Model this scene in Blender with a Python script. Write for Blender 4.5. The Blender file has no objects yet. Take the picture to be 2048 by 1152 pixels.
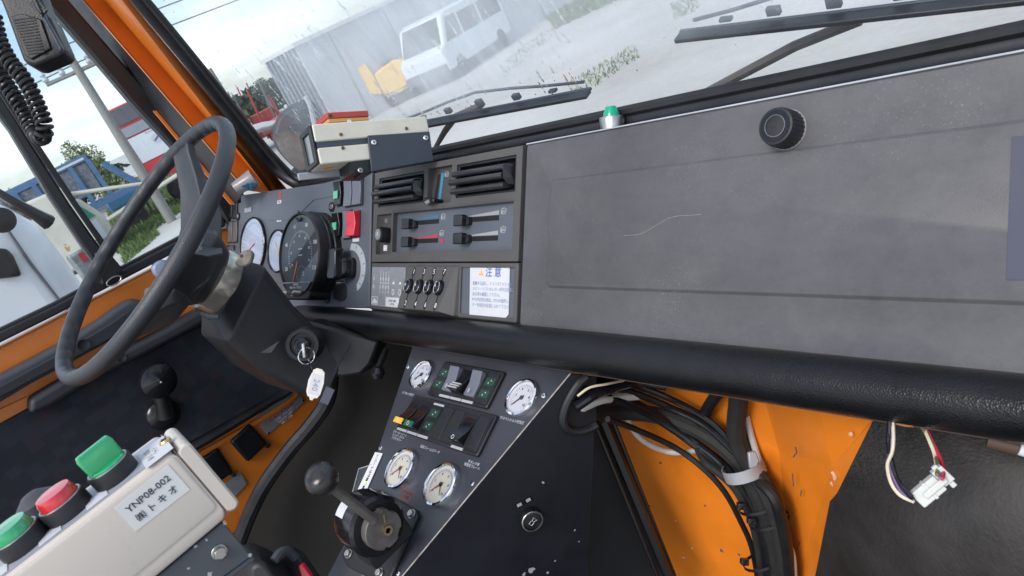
import bpy, bmesh, math, random
from mathutils import Vector, Matrix
random.seed(4)
S = bpy.context.scene
COL = S.collection
EYE = Vector((0, 0, 2.30))
# ---------------------------------------------------------------- camera
FPX = 1480.0; CX = 1024.0; CY = 576.0
RX = Vector((0.64109875, 0.65151981, -0.40560365))    # camera right in the world
UPV = Vector((-0.02539518, 0.54622224, 0.83725525))   # camera up
FW = Vector((-0.76703812, 0.52646292, -0.36672786))   # camera forward
cam_d = bpy.data.cameras.new('camera'); cam = bpy.data.objects.new('camera', cam_d); COL.objects.link(cam)
cam_d.sensor_width = 36; cam_d.lens = FPX/2048*36; cam_d.clip_start = 0.02; cam_d.clip_end = 2000
cam_d.dof.use_dof = True; cam_d.dof.focus_distance = 1.05; cam_d.dof.aperture_fstop = 20
Mx = Matrix((RX, UPV, -FW)).transposed().to_4x4(); Mx.translation = EYE
cam.matrix_world = Mx
S.camera = cam
# ---------------------------------------------------------------- world, sun, exposure
SUN_EL = math.radians(46); SUN_AZ = math.radians(165)   # azimuth measured from +Y towards +X
w = bpy.data.worlds.new('World'); S.world = w; w.use_nodes = True
nt = w.node_tree; nt.nodes.clear()
def N(t, typ, **k):
    n = t.nodes.new(typ)
    for a, b in k.items(): setattr(n, a, b)
    return n
sky = N(nt, 'ShaderNodeTexSky', sky_type='NISHITA', sun_disc=False)
sky.sun_elevation = SUN_EL; sky.sun_rotation = SUN_AZ; sky.air_density = 1.0; sky.dust_density = 1.5; sky.ozone_density = 1.6
tc = N(nt, 'ShaderNodeTexCoord'); mp = N(nt, 'ShaderNodeMapping'); mp.inputs['Scale'].default_value = (1.0, 1.0, 3.2)
nz = N(nt, 'ShaderNodeTexNoise'); nz.inputs['Scale'].default_value = 1.9; nz.inputs['Detail'].default_value = 7; nz.inputs['Roughness'].default_value = .55
cr = N(nt, 'ShaderNodeValToRGB'); cr.color_ramp.elements[0].position = .47; cr.color_ramp.elements[1].position = .70
cr.color_ramp.elements[0].color = (.05, .05, .05, 1)
mx = N(nt, 'ShaderNodeMix', data_type='RGBA'); mx.inputs[7].default_value = (8.4, 8.8, 9.2, 1)
bg = N(nt, 'ShaderNodeBackground'); bg.inputs['Strength'].default_value = .078
wo = N(nt, 'ShaderNodeOutputWorld')
L = nt.links.new
L(tc.outputs['Generated'], mp.inputs[0]); L(mp.outputs[0], nz.inputs['Vector']); L(nz.outputs['Fac'], cr.inputs[0])
L(cr.outputs[0], mx.inputs[0]); L(sky.outputs[0], mx.inputs[6]); L(mx.outputs[2], bg.inputs[0]); L(bg.outputs[0], wo.inputs[0])
sun_d = bpy.data.lights.new('sun', 'SUN'); sun_d.energy = 1.0; sun_d.angle = math.radians(24); sun_d.color = (1, .96, .9)
sun = bpy.data.objects.new('sun', sun_d); COL.objects.link(sun)
sdir = Vector((math.sin(SUN_AZ)*math.cos(SUN_EL), math.cos(SUN_AZ)*math.cos(SUN_EL), math.sin(SUN_EL)))
sun.rotation_euler = sdir.to_track_quat('Z', 'Y').to_euler()
S.view_settings.view_transform = 'Standard'; S.view_settings.look = 'None'
S.view_settings.exposure = 1.36; S.view_settings.gamma = 1
S.render.engine = 'CYCLES'

# ---------------------------------------------------------------- geometry helpers
def ray(x, y): return RX*((x-CX)/FPX) + UPV*((CY-y)/FPX) + FW
def P(x, y, d): return EYE + ray(x, y)*d
def PP(x, y, o, n):
    r = ray(x, y); return EYE + r*(((o-EYE).dot(n))/r.dot(n))
class Fr:
    """a plane with its own axes: u along ax, v along ay, h along the normal"""
    def __init__(s, o, ax, ay):
        s.o = Vector(o); s.ax = Vector(ax).normalized(); ay = Vector(ay); ay = ay - s.ax*ay.dot(s.ax); s.ay = ay.normalized(); s.n = s.ax.cross(s.ay)
    def pt(s, u, v, h=0): return s.o + s.ax*u + s.ay*v + s.n*h
    def uv(s, x, y, h=0):
        p = PP(x, y, s.o + s.n*h, s.n) - s.o; return (p.dot(s.ax), p.dot(s.ay))
    def at(s, u, v, h=0, rot=0):
        c, q = math.cos(rot), math.sin(rot)
        return Fr(s.pt(u, v, h), s.ax*c + s.ay*q, s.ay*c - s.ax*q)
    def quad(s, *pts, h=0):
        q = [s.uv(x, y, h) for x, y in pts]       # TL TR BR BL
        us = ((q[0][0]+q[3][0])/2, (q[1][0]+q[2][0])/2); vs = ((q[2][1]+q[3][1])/2, (q[0][1]+q[1][1])/2)
        return us[0], us[1], vs[0], vs[1]
def fr3(a, b, c): return Fr(a, b-a, c-a)
def vf(x, y, dist, yaw=0):
    """upright plane facing the eye, through a pixel at a horizontal distance"""
    r = ray(x, y); hl = math.hypot(r.x, r.y); o = EYE + r*(dist/hl)
    n = Vector((-r.x, -r.y, 0)).normalized(); n.rotate(Matrix.Rotation(yaw, 3, 'Z'))
    return Fr(o, Vector((0, 0, 1)).cross(n), (0, 0, 1))
def rrect(u0, u1, v0, v1, r, k=4):
    r = min(r, abs(u1-u0)/2-1e-5, abs(v1-v0)/2-1e-5); out = []
    for cx_, cy_, a0 in ((u1-r, v1-r, 0), (u0+r, v1-r, 90), (u0+r, v0+r, 180), (u1-r, v0+r, 270)):
        for i in range(k+1):
            a = math.radians(a0+90*i/k); out.append((cx_+r*math.cos(a), cy_+r*math.sin(a)))
    return out
def circ(u, v, r, n=32, a0=0, ry=None): return [(u+r*math.cos(a0+2*math.pi*i/n), v+(ry or r)*math.sin(a0+2*math.pi*i/n)) for i in range(n)]
class MB:
    def __init__(s): s.v = []; s.f = []
    def add(s, vs, fs):
        b = len(s.v); s.v += [Vector(q) for q in vs]; s.f += [tuple(b+i for i in f) for f in fs]; return s
    def loops(s, loops, cap0=True, cap1=True, closed=True):
        n = len(loops[0]); vs = [p for l in loops for p in l]; fs = []
        for k in range(len(loops)-1):
            for i in range(n if closed else n-1):
                j = (i+1) % n; fs.append((k*n+i, k*n+j, (k+1)*n+j, (k+1)*n+i))
        if cap0: fs.append(tuple(reversed(range(n))))
        if cap1: fs.append(tuple(range((len(loops)-1)*n, len(loops)*n)))
        return s.add(vs, fs)
    def prism(s, fr, poly, h0, h1):
        a = sum(poly[i][0]*poly[(i+1) % len(poly)][1]-poly[(i+1) % len(poly)][0]*poly[i][1] for i in range(len(poly)))
        if a < 0: poly = poly[::-1]
        return s.loops([[fr.pt(u, v, h0) for u, v in poly], [fr.pt(u, v, h1) for u, v in poly]])
    def pxprism(s, fr, pts, h0, h1): return s.prism(fr, [fr.uv(x, y) for x, y in pts], h0, h1)
    def box(s, fr, u0, u1, v0, v1, h0, h1): return s.prism(fr, [(u0, v0), (u1, v0), (u1, v1), (u0, v1)], h0, h1)
    def rings(s, fr, spec, k=4, cap0=True, cap1=True):
        return s.loops([[fr.pt(u, v, h) for u, v in rrect(u0, u1, v0, v1, r, k)] for (u0, u1, v0, v1, r, h) in spec], cap0, cap1)
    def lathe(s, fr, u, v, prof, n=32, cap0=True, cap1=True):
        return s.loops([[fr.pt(a, b, h) for a, b in circ(u, v, max(r, 1e-5), n)] for r, h in prof], cap0, cap1)
    def tube(s, pts, r, n=8, caps=True):
        pts = [Vector(p) for p in pts]; m = len(pts); loops = []
        t = (pts[1]-pts[0]).normalized(); a = t.orthogonal().normalized()
        for i, p in enumerate(pts):
            t2 = (pts[min(i+1, m-1)]-pts[max(i-1, 0)]).normalized()
            a = (a - t2*a.dot(t2)).normalized(); b = t2.cross(a)
            rr = r[i] if isinstance(r, (list, tuple)) else r
            loops.append([p + (a*math.cos(2*math.pi*k/n)+b*math.sin(2*math.pi*k/n))*rr for k in range(n)])
        return s.loops(loops, caps, caps)
    def plate(s, fr, rect, holes, h0, h1):
        us = sorted({rect[0], rect[1], *[h[0] for h in holes], *[h[1] for h in holes]})
        vs = sorted({rect[2], rect[3], *[h[2] for h in holes], *[h[3] for h in holes]})
        def solid(i, j):
            if i < 0 or j < 0 or i >= len(us)-1 or j >= len(vs)-1: return False
            cu, cv = (us[i]+us[i+1])/2, (vs[j]+vs[j+1])/2
            return not any(a < cu < b and c < cv < d for a, b, c, d in holes)
        idx = {}; V = []
        def vid(i, j, t):
            if (i, j, t) not in idx: idx[(i, j, t)] = len(V); V.append(fr.pt(us[i], vs[j], h1 if t else h0))
            return idx[(i, j, t)]
        F = []
        for i in range(len(us)-1):
            for j in range(len(vs)-1):
                if not solid(i, j): continue
                F.append((vid(i, j, 1), vid(i+1, j, 1), vid(i+1, j+1, 1), vid(i, j+1, 1)))
                F.append((vid(i, j+1, 0), vid(i+1, j+1, 0), vid(i+1, j, 0), vid(i, j, 0)))
                for di, dj, a, b in ((0, -1, (i, j), (i+1, j)), (1, 0, (i+1, j), (i+1, j+1)), (0, 1, (i+1, j+1), (i, j+1)), (-1, 0, (i, j+1), (i, j))):
                    if not solid(i+di, j+dj): F.append((vid(*a, 0), vid(*b, 0), vid(*b, 1), vid(*a, 1)))
        return s.add(V, F)
def spline(pts, k=8):
    pts = [Vector(p) for p in pts]; out = []
    q = [pts[0]*2-pts[1]] + pts + [pts[-1]*2-pts[-2]]
    for i in range(1, len(q)-2):
        for j in range(k):
            t = j/k; a, b, c, d = q[i-1], q[i], q[i+1], q[i+2]
            out.append(.5*((2*b)+(c-a)*t+(2*a-5*b+4*c-d)*t*t+(3*b-a-3*c+d)*t**3))
    out.append(pts[-1]); return out
def thing(name, label, cat, loc, group=None):
    o = bpy.data.objects.new(name, None); COL.objects.link(o); o.location = loc; o.empty_display_size = .05
    o['label'] = label; o['category'] = cat
    if group: o['group'] = group
    return o
def rootloc(o):
    while o.parent: o = o.parent
    return Vector(o.location)
def part(name, mb, m, parent=None, bevel=0, seg=2, angle=35, label=None, kind=None, cat=None, group=None, flat=False, fixn=True):
    off = rootloc(parent) if parent else Vector((0, 0, 0))
    if not parent and not kind:
        c = sum(mb.v, Vector())/len(mb.v); off = Vector((c.x, c.y, min(q.z for q in mb.v)))
    me = bpy.data.meshes.new(name); me.from_pydata([q-off for q in mb.v], [], mb.f)
    if fixn:
        bm = bmesh.new(); bm.from_mesh(me); bmesh.ops.recalc_face_normals(bm, faces=bm.faces); bm.to_mesh(me); bm.free()
    me.materials.append(m); o = bpy.data.objects.new(name, me); COL.objects.link(o)
    if parent: o.parent = parent
    else: o.location = off
    if not flat:
        me.shade_smooth()
        try: me.set_sharp_from_angle(angle=math.radians(angle))
        except Exception: pass
    if bevel:
        b = o.modifiers.new('bevel', 'BEVEL'); b.width = bevel; b.segments = seg; b.limit_method = 'ANGLE'; b.angle_limit = math.radians(30); b.harden_normals = False
        b.use_clamp_overlap = True
    if label: o['label'] = label
    if kind: o['kind'] = kind
    if cat: o['category'] = cat
    if group: o['group'] = group
    return o
def text(fr, u, v, s, size, m, parent, name='lettering', h=.0004, ext=.0002, align='CENTER', rot=0, sx=1, bold=0, sp=1):
    cu = bpy.data.curves.new('t', 'FONT'); cu.body = s; cu.size = size; cu.align_x = align; cu.align_y = 'CENTER'; cu.extrude = ext; cu.resolution_u = 2; cu.offset = bold; cu.space_line = sp
    ob = bpy.data.objects.new('t', cu); COL.objects.link(ob)
    dg = bpy.context.evaluated_depsgraph_get(); me = bpy.data.meshes.new_from_object(ob.evaluated_get(dg))
    bpy.data.objects.remove(ob); bpy.data.curves.remove(cu)
    f = fr.at(u, v, h, rot); off = rootloc(parent)
    for q in me.vertices: q.co = f.pt(q.co.x*sx, q.co.y, q.co.z) - off
    me.name = name; me.materials.clear(); me.materials.append(m)
    o = bpy.data.objects.new(name, me); COL.objects.link(o); o.parent = parent; return o

# ---------------------------------------------------------------- materials
MC = {}
def mat(name, col, rough=.5, metal=0, var=.15, vscale=8, bump=0, bscale=200, btype='noise', spots=None, spotcol=None, spotscale=30, coat=0, spec=.5, trans=0, ior=1.45, emit=None, estr=0, rvar=.1, alpha=1, stretch=None, subs=0):
    if name in MC: return MC[name]
    m = bpy.data.materials.new(name); m.use_nodes = True; t = m.node_tree; b = t.nodes['Principled BSDF']; l = t.links.new
    b.inputs['Roughness'].default_value = rough; b.inputs['Metallic'].default_value = metal
    b.inputs['Coat Weight'].default_value = coat; b.inputs['Coat Roughness'].default_value = .12
    b.inputs['Specular IOR Level'].default_value = spec
    b.inputs['Transmission Weight'].default_value = trans; b.inputs['IOR'].default_value = ior
    if emit: b.inputs['Emission Color'].default_value = (*emit, 1); b.inputs['Emission Strength'].default_value = estr
    c = N(t, 'ShaderNodeTexCoord'); src = c.outputs['Object']
    if stretch:
        mpn = N(t, 'ShaderNodeMapping'); mpn.inputs['Scale'].default_value = stretch; l(src, mpn.inputs[0]); src = mpn.outputs[0]
    n1 = N(t, 'ShaderNodeTexNoise'); n1.inputs['Scale'].default_value = vscale; n1.inputs['Detail'].default_value = 6; n1.inputs['Roughness'].default_value = .6; l(src, n1.inputs['Vector'])
    r = N(t, 'ShaderNodeMapRange'); r.inputs['From Min'].default_value = .3; r.inputs['From Max'].default_value = .7
    r.inputs['To Min'].default_value = 1-var; r.inputs['To Max'].default_value = 1+var; l(n1.outputs['Fac'], r.inputs[0])
    mu = N(t, 'ShaderNodeVectorMath', operation='SCALE'); mu.inputs[0].default_value = col[:3]; l(r.outputs[0], mu.inputs['Scale'])
    out = mu.outputs[0]
    if spots:
        n2 = N(t, 'ShaderNodeTexNoise'); n2.inputs['Scale'].default_value = spotscale; n2.inputs['Detail'].default_value = 4; l(src, n2.inputs['Vector'])
        r2 = N(t, 'ShaderNodeMapRange'); r2.inputs['From Min'].default_value = spots; r2.inputs['From Max'].default_value = spots+.03; l(n2.outputs['Fac'], r2.inputs[0])
        mm = N(t, 'ShaderNodeMix', data_type='RGBA'); mm.inputs[7].default_value = (*spotcol, 1); l(r2.outputs[0], mm.inputs[0]); l(out, mm.inputs[6]); out = mm.outputs[2]
    l(out, b.inputs['Base Color'])
    rr = N(t, 'ShaderNodeMapRange'); rr.inputs['From Min'].default_value = .3; rr.inputs['From Max'].default_value = .7
    rr.inputs['To Min'].default_value = max(0.02, rough-rvar); rr.inputs['To Max'].default_value = min(1, rough+rvar); l(n1.outputs['Fac'], rr.inputs[0]); l(rr.outputs[0], b.inputs['Roughness'])
    if bump:
        if btype == 'voronoi': n3 = N(t, 'ShaderNodeTexVoronoi'); n3.inputs['Scale'].default_value = bscale; o3 = n3.outputs['Distance']
        else: n3 = N(t, 'ShaderNodeTexNoise'); n3.inputs['Scale'].default_value = bscale; n3.inputs['Detail'].default_value = 3; o3 = n3.outputs['Fac']
        l(src, n3.inputs['Vector'])
        bp = N(t, 'ShaderNodeBump'); bp.inputs['Strength'].default_value = bump; bp.inputs['Distance'].default_value = .001; l(o3, bp.inputs['Height']); l(bp.outputs[0], b.inputs['Normal'])
    MC[name] = m; return m
M_dash = mat('dash_grey_plastic', (.125, .125, .135), .47, var=.10, vscale=9, bump=.15, bscale=900, rvar=.1)
M_stack = mat('grained_grey_plastic', (.072, .069, .068), .5, var=.12, vscale=25, bump=.9, bscale=900, rvar=.06)
M_cluster = mat('cluster_blue_grey', (.085, .095, .115), .42, var=.08, vscale=12, bump=.2, bscale=1200)
M_blk = mat('black_plastic', (.012, .0125, .014), .42, var=.3, vscale=30, bump=.25, bscale=700)
M_blkgl = mat('glossy_black_plastic', (.010, .010, .012), .16, var=.2, vscale=20)
M_dkgrey = mat('dark_grey_plastic', (.014, .0145, .0175), .45, var=.15, vscale=20, bump=.3, bscale=900)
M_rubber = mat('black_rubber', (.014, .015, .018), .38, var=.3, vscale=18, bump=.3, bscale=120)
M_leather = mat('black_leather', (.006, .0065, .008), .33, var=.3, vscale=20, bump=.35, bscale=620, btype='voronoi', rvar=.06, spec=.38)
M_wheel = mat('wheel_rubber', (.022, .025, .030), .40, var=.15, vscale=25, bump=.4, bscale=650, btype='voronoi', rvar=.08, spec=.7)
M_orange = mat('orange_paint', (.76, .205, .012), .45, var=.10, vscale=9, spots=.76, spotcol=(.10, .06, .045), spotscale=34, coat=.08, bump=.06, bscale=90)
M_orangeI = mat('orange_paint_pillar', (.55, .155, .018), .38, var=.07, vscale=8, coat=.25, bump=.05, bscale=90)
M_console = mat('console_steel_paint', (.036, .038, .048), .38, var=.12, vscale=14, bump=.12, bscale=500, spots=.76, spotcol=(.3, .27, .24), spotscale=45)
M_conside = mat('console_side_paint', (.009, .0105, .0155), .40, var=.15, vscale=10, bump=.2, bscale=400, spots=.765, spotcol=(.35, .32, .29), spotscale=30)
M_chrome = mat('chrome', (.8, .8, .82), .08, 1, var=.03, rvar=.04)
M_steel = mat('worn_steel', (.42, .41, .39), .35, 1, var=.2, vscale=60, bump=.2, bscale=300)
M_rust = mat('rusty_steel', (.22, .15, .11), .6, .6, var=.3, vscale=80, bump=.3, bscale=300)
M_dial = mat('dial_white', (.50, .50, .52), .5, var=.04)
M_dialb = mat('dial_cream', (.52, .49, .40), .5, var=.04)
M_dialtint = mat('dial_blue_sheen', (.38, .43, .52), .22, var=.06, vscale=20)
M_white = mat('white_print', (.60, .60, .60), .5, var=.03)
M_paper = mat('paper_label', (.52, .53, .56), .55, var=.05, vscale=30, bump=.15, bscale=60)
M_blue_ink = mat('blue_ink', (.10, .14, .36), .6, var=.05)
M_ink = mat('black_ink', (.02, .02, .03), .6, var=.05)
M_orange_ink = mat('amber_ink', (.85, .38, .06), .6, var=.05)
M_red = mat('red_plastic', (.55, .012, .03), .25, var=.08, coat=.4)
M_redp = mat('red_print', (.36, .04, .06), .5, var=.1)
M_redbox = mat('red_box_plastic', (.36, .045, .030), .42, var=.14, vscale=40)
M_green = mat('green_plastic', (.02, .33, .13), .22, var=.1, coat=.3)
M_greenl = mat('green_lens', (.0, .30, .17), .25, var=.1, coat=.4)
M_greendk = mat('dark_green_symbol', (.012, .045, .028), .4, var=.1)
M_yellow = mat('yellow_plastic', (.75, .42, .02), .4, var=.08)
M_brass = mat('brass', (.55, .42, .22), .35, 1, var=.2)
M_beige = mat('beige_enamel', (.56, .505, .445), .33, var=.03, vscale=5, coat=.25, bump=.05, bscale=350)
M_ivory = mat('ivory_case', (.56, .54, .46), .38, var=.08, vscale=25, bump=.1, bscale=600)
M_slate = mat('slate_plastic', (.040, .050, .068), .45, var=.1, bump=.3, bscale=900)
M_slate2 = mat('grey_plate_steel', (.062, .070, .082), .45, var=.12, vscale=20, spots=.72, spotcol=(.3, .27, .22), spotscale=40)
M_mat = mat('rubber_floor_mat', (.030, .027, .026), .6, var=.5, vscale=9, bump=.9, bscale=230)
M_carpet = mat('brown_black_carpet', (.011, .010, .009), .85, var=.4, vscale=6, bump=.6, bscale=250)
M_void = mat('black_steel', (.004, .004, .005), .6, var=.3)
M_blacksteel = mat('black_painted_edge', (.008, .008, .010), .35, var=.3, spots=.72, spotcol=(.25, .2, .16), spotscale=60)
M_trim = mat('door_trim_grey', (.050, .054, .064), .55, var=.12, bump=.3, bscale=700)
M_trimdk = mat('door_trim_dark', (.022, .024, .030), .55, var=.12, bump=.3, bscale=700)
M_cord = mat('coiled_cord_rubber', (.010, .010, .012), .38, var=.2)
M_hose = mat('hose_rubber', (.008, .008, .009), .5, var=.25, vscale=40, bump=.3, bscale=120)
M_hoseb = mat('braided_hose', (.016, .0155, .015), .7, var=.2, vscale=60, bump=1.0, bscale=500)
M_cabw = mat('grey_cable', (.40, .39, .36), .5, var=.12, vscale=30)
M_clampm = mat('grey_clamp', (.30, .31, .33), .4, .2, var=.15)
M_wcream = mat('cream_wire', (.62, .55, .42), .45, var=.1)
M_wpurp = mat('purple_wire', (.16, .10, .20), .45, var=.1)
M_wol = mat('olive_wire', (.16, .15, .06), .45, var=.1)
M_wred = mat('red_wire', (.50, .03, .06), .45, var=.1)
M_conn = mat('nylon_connector', (.52, .53, .50), .4, var=.08, bump=.1, bscale=200, subs=.2)
M_keytag = mat('key_tag_plastic', (.66, .62, .56), .45, var=.08, vscale=50)
M_blue = mat('blue_plastic', (.03, .20, .36), .4, var=.1)
M_screen = mat('screen_glass', (.16, .17, .17), .12, var=.2, vscale=20, spec=.8)
M_collar = mat('polished_collar', (.46, .43, .38), .22, .75, var=.3, vscale=18)
M_clearcup = mat('clear_cup', (.20, .205, .21), .2, var=.1)
M_stkgrey = mat('grey_sticker', (.28, .29, .32), .4, var=.06)
M_purple = mat('lilac_sticker', (.060, .063, .09), .7, var=.05)
M_plate_al = mat('aluminium_plate', (.22, .23, .24), .45, .3, var=.12, vscale=30)
# fabric with pixelated blocks
def fabric():
    m = mat('checked_fabric', (.02, .024, .032), .9, var=.1, bump=.5, bscale=900)
    t = m.node_tree; b = t.nodes['Principled BSDF']; l = t.links.new
    c = N(t, 'ShaderNodeTexCoord'); v = N(t, 'ShaderNodeVectorMath', operation='SNAP'); v.inputs[1].default_value = (.5, .028, .019); l(c.outputs['Object'], v.inputs[0])
    wn = N(t, 'ShaderNodeTexWhiteNoise'); l(v.outputs[0], wn.inputs[0]); r = N(t, 'ShaderNodeValToRGB'); r.color_ramp.interpolation = 'CONSTANT'
    r.color_ramp.elements[0].color = (.013, .016, .023, 1); r.color_ramp.elements[1].position = .55; r.color_ramp.elements[1].color = (.019, .022, .031, 1)
    e = r.color_ramp.elements.new(.8); e.color = (.014, .022, .026, 1); e = r.color_ramp.elements.new(.93); e.color = (.024, .018, .026, 1)
    l(wn.outputs[0], r.inputs[0]); l(r.outputs[0], b.inputs['Base Color']); return m
M_fabric = fabric()
# stained glove box lid: blotchy grease and scuffs
def stain(m, big=3.5):
    t = m.node_tree; b = t.nodes['Principled BSDF']; l = t.links.new
    c = N(t, 'ShaderNodeTexCoord'); n1 = N(t, 'ShaderNodeTexNoise'); n1.inputs['Scale'].default_value = big; n1.inputs['Detail'].default_value = 9; n1.inputs['Roughness'].default_value = .62; l(c.outputs['Object'], n1.inputs['Vector'])
    mp_ = N(t, 'ShaderNodeMapping'); mp_.inputs['Rotation'].default_value = (.6, 0, 0); mp_.inputs['Scale'].default_value = (9, 22, 6); l(c.outputs['Object'], mp_.inputs[0])
    n2 = N(t, 'ShaderNodeTexNoise'); n2.inputs['Scale'].default_value = 2.2; n2.inputs['Detail'].default_value = 10; n2.inputs['Roughness'].default_value = .72; l(mp_.outputs[0], n2.inputs['Vector'])
    vo = N(t, 'ShaderNodeTexVoronoi'); vo.inputs['Scale'].default_value = 38; l(c.outputs['Object'], vo.inputs['Vector'])
    vr = N(t, 'ShaderNodeMapRange'); vr.inputs['From Min'].default_value = .10; vr.inputs['From Max'].default_value = .22; vr.inputs['To Min'].default_value = 1; vr.inputs['To Max'].default_value = 0; l(vo.outputs['Distance'], vr.inputs[0])
    m1 = N(t, 'ShaderNodeMath', operation='ADD'); l(n1.outputs['Fac'], m1.inputs[0]); l(n2.outputs['Fac'], m1.inputs[1])
    m2 = N(t, 'ShaderNodeMath', operation='MULTIPLY_ADD'); m2.inputs[1].default_value = .05; l(vr.outputs[0], m2.inputs[0]); l(m1.outputs[0], m2.inputs[2])
    cr_ = N(t, 'ShaderNodeValToRGB'); l(m2.outputs[0], cr_.inputs[0])
    cr_ = cr_
    mr_ = N(t, 'ShaderNodeMapRange'); mr_.inputs['From Min'].default_value = .75; mr_.inputs['From Max'].default_value = 1.35; l(m2.outputs[0], mr_.inputs[0]); l(mr_.outputs[0], cr_.inputs[0])
    e = cr_.color_ramp; e.elements[0].color = (.072, .071, .076, 1); e.elements[1].color = (.112, .110, .116, 1); x = e.elements.new(.45); x.color = (.092, .090, .096, 1)
    n4 = N(t, 'ShaderNodeTexNoise'); n4.inputs['Scale'].default_value = 130; n4.inputs['Detail'].default_value = 8; n4.inputs['Roughness'].default_value = .75; l(c.outputs['Object'], n4.inputs['Vector'])
    r4_ = N(t, 'ShaderNodeMapRange'); r4_.inputs['From Min'].default_value = .25; r4_.inputs['From Max'].default_value = .75; r4_.inputs['To Min'].default_value = .93; r4_.inputs['To Max'].default_value = 1.07; l(n4.outputs['Fac'], r4_.inputs[0])
    n5 = N(t, 'ShaderNodeTexNoise'); n5.inputs['Scale'].default_value = 1.6; n5.inputs['Detail'].default_value = 5; n5.inputs['Distortion'].default_value = .6; l(c.outputs['Object'], n5.inputs['Vector'])
    r5_ = N(t, 'ShaderNodeMapRange'); r5_.inputs['From Min'].default_value = .35; r5_.inputs['From Max'].default_value = .65; r5_.inputs['To Min'].default_value = .74; r5_.inputs['To Max'].default_value = 1.12; l(n5.outputs['Fac'], r5_.inputs[0])
    m45 = N(t, 'ShaderNodeMath', operation='MULTIPLY'); l(r4_.outputs[0], m45.inputs[0]); l(r5_.outputs[0], m45.inputs[1])
    # pale scuff specks, denser in patches
    n6 = N(t, 'ShaderNodeTexNoise'); n6.inputs['Scale'].default_value = 420; n6.inputs['Detail'].default_value = 3; l(c.outputs['Object'], n6.inputs['Vector'])
    n7 = N(t, 'ShaderNodeTexNoise'); n7.inputs['Scale'].default_value = 7; n7.inputs['Detail'].default_value = 6; l(c.outputs['Object'], n7.inputs['Vector'])
    ad = N(t, 'ShaderNodeMath', operation='MULTIPLY_ADD'); ad.inputs[1].default_value = .55; l(n7.outputs['Fac'], ad.inputs[0]); l(n6.outputs['Fac'], ad.inputs[2])
    r6_ = N(t, 'ShaderNodeMapRange'); r6_.inputs['From Min'].default_value = .97; r6_.inputs['From Max'].default_value = 1.07; r6_.inputs['To Max'].default_value = .22; l(ad.outputs[0], r6_.inputs[0])
    vs = N(t, 'ShaderNodeVectorMath', operation='SCALE'); l(cr_.outputs[0], vs.inputs[0]); l(m45.outputs[0], vs.inputs['Scale'])
    sm = N(t, 'ShaderNodeMix', data_type='RGBA'); sm.inputs[7].default_value = (.27, .26, .25, 1); l(r6_.outputs[0], sm.inputs[0]); l(vs.outputs[0], sm.inputs[6])
    l(sm.outputs[2], b.inputs['Base Color'])
    rr = N(t, 'ShaderNodeMapRange'); rr.inputs['From Min'].default_value = 0; rr.inputs['From Max'].default_value = 1; rr.inputs['To Min'].default_value = .33; rr.inputs['To Max'].default_value = .50; l(mr_.outputs[0], rr.inputs[0]); l(rr.outputs[0], b.inputs['Roughness'])
M_lid = mat('stained_dash_lid', (.12, .12, .125), .5, bump=.15, bscale=900); stain(M_lid)
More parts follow.
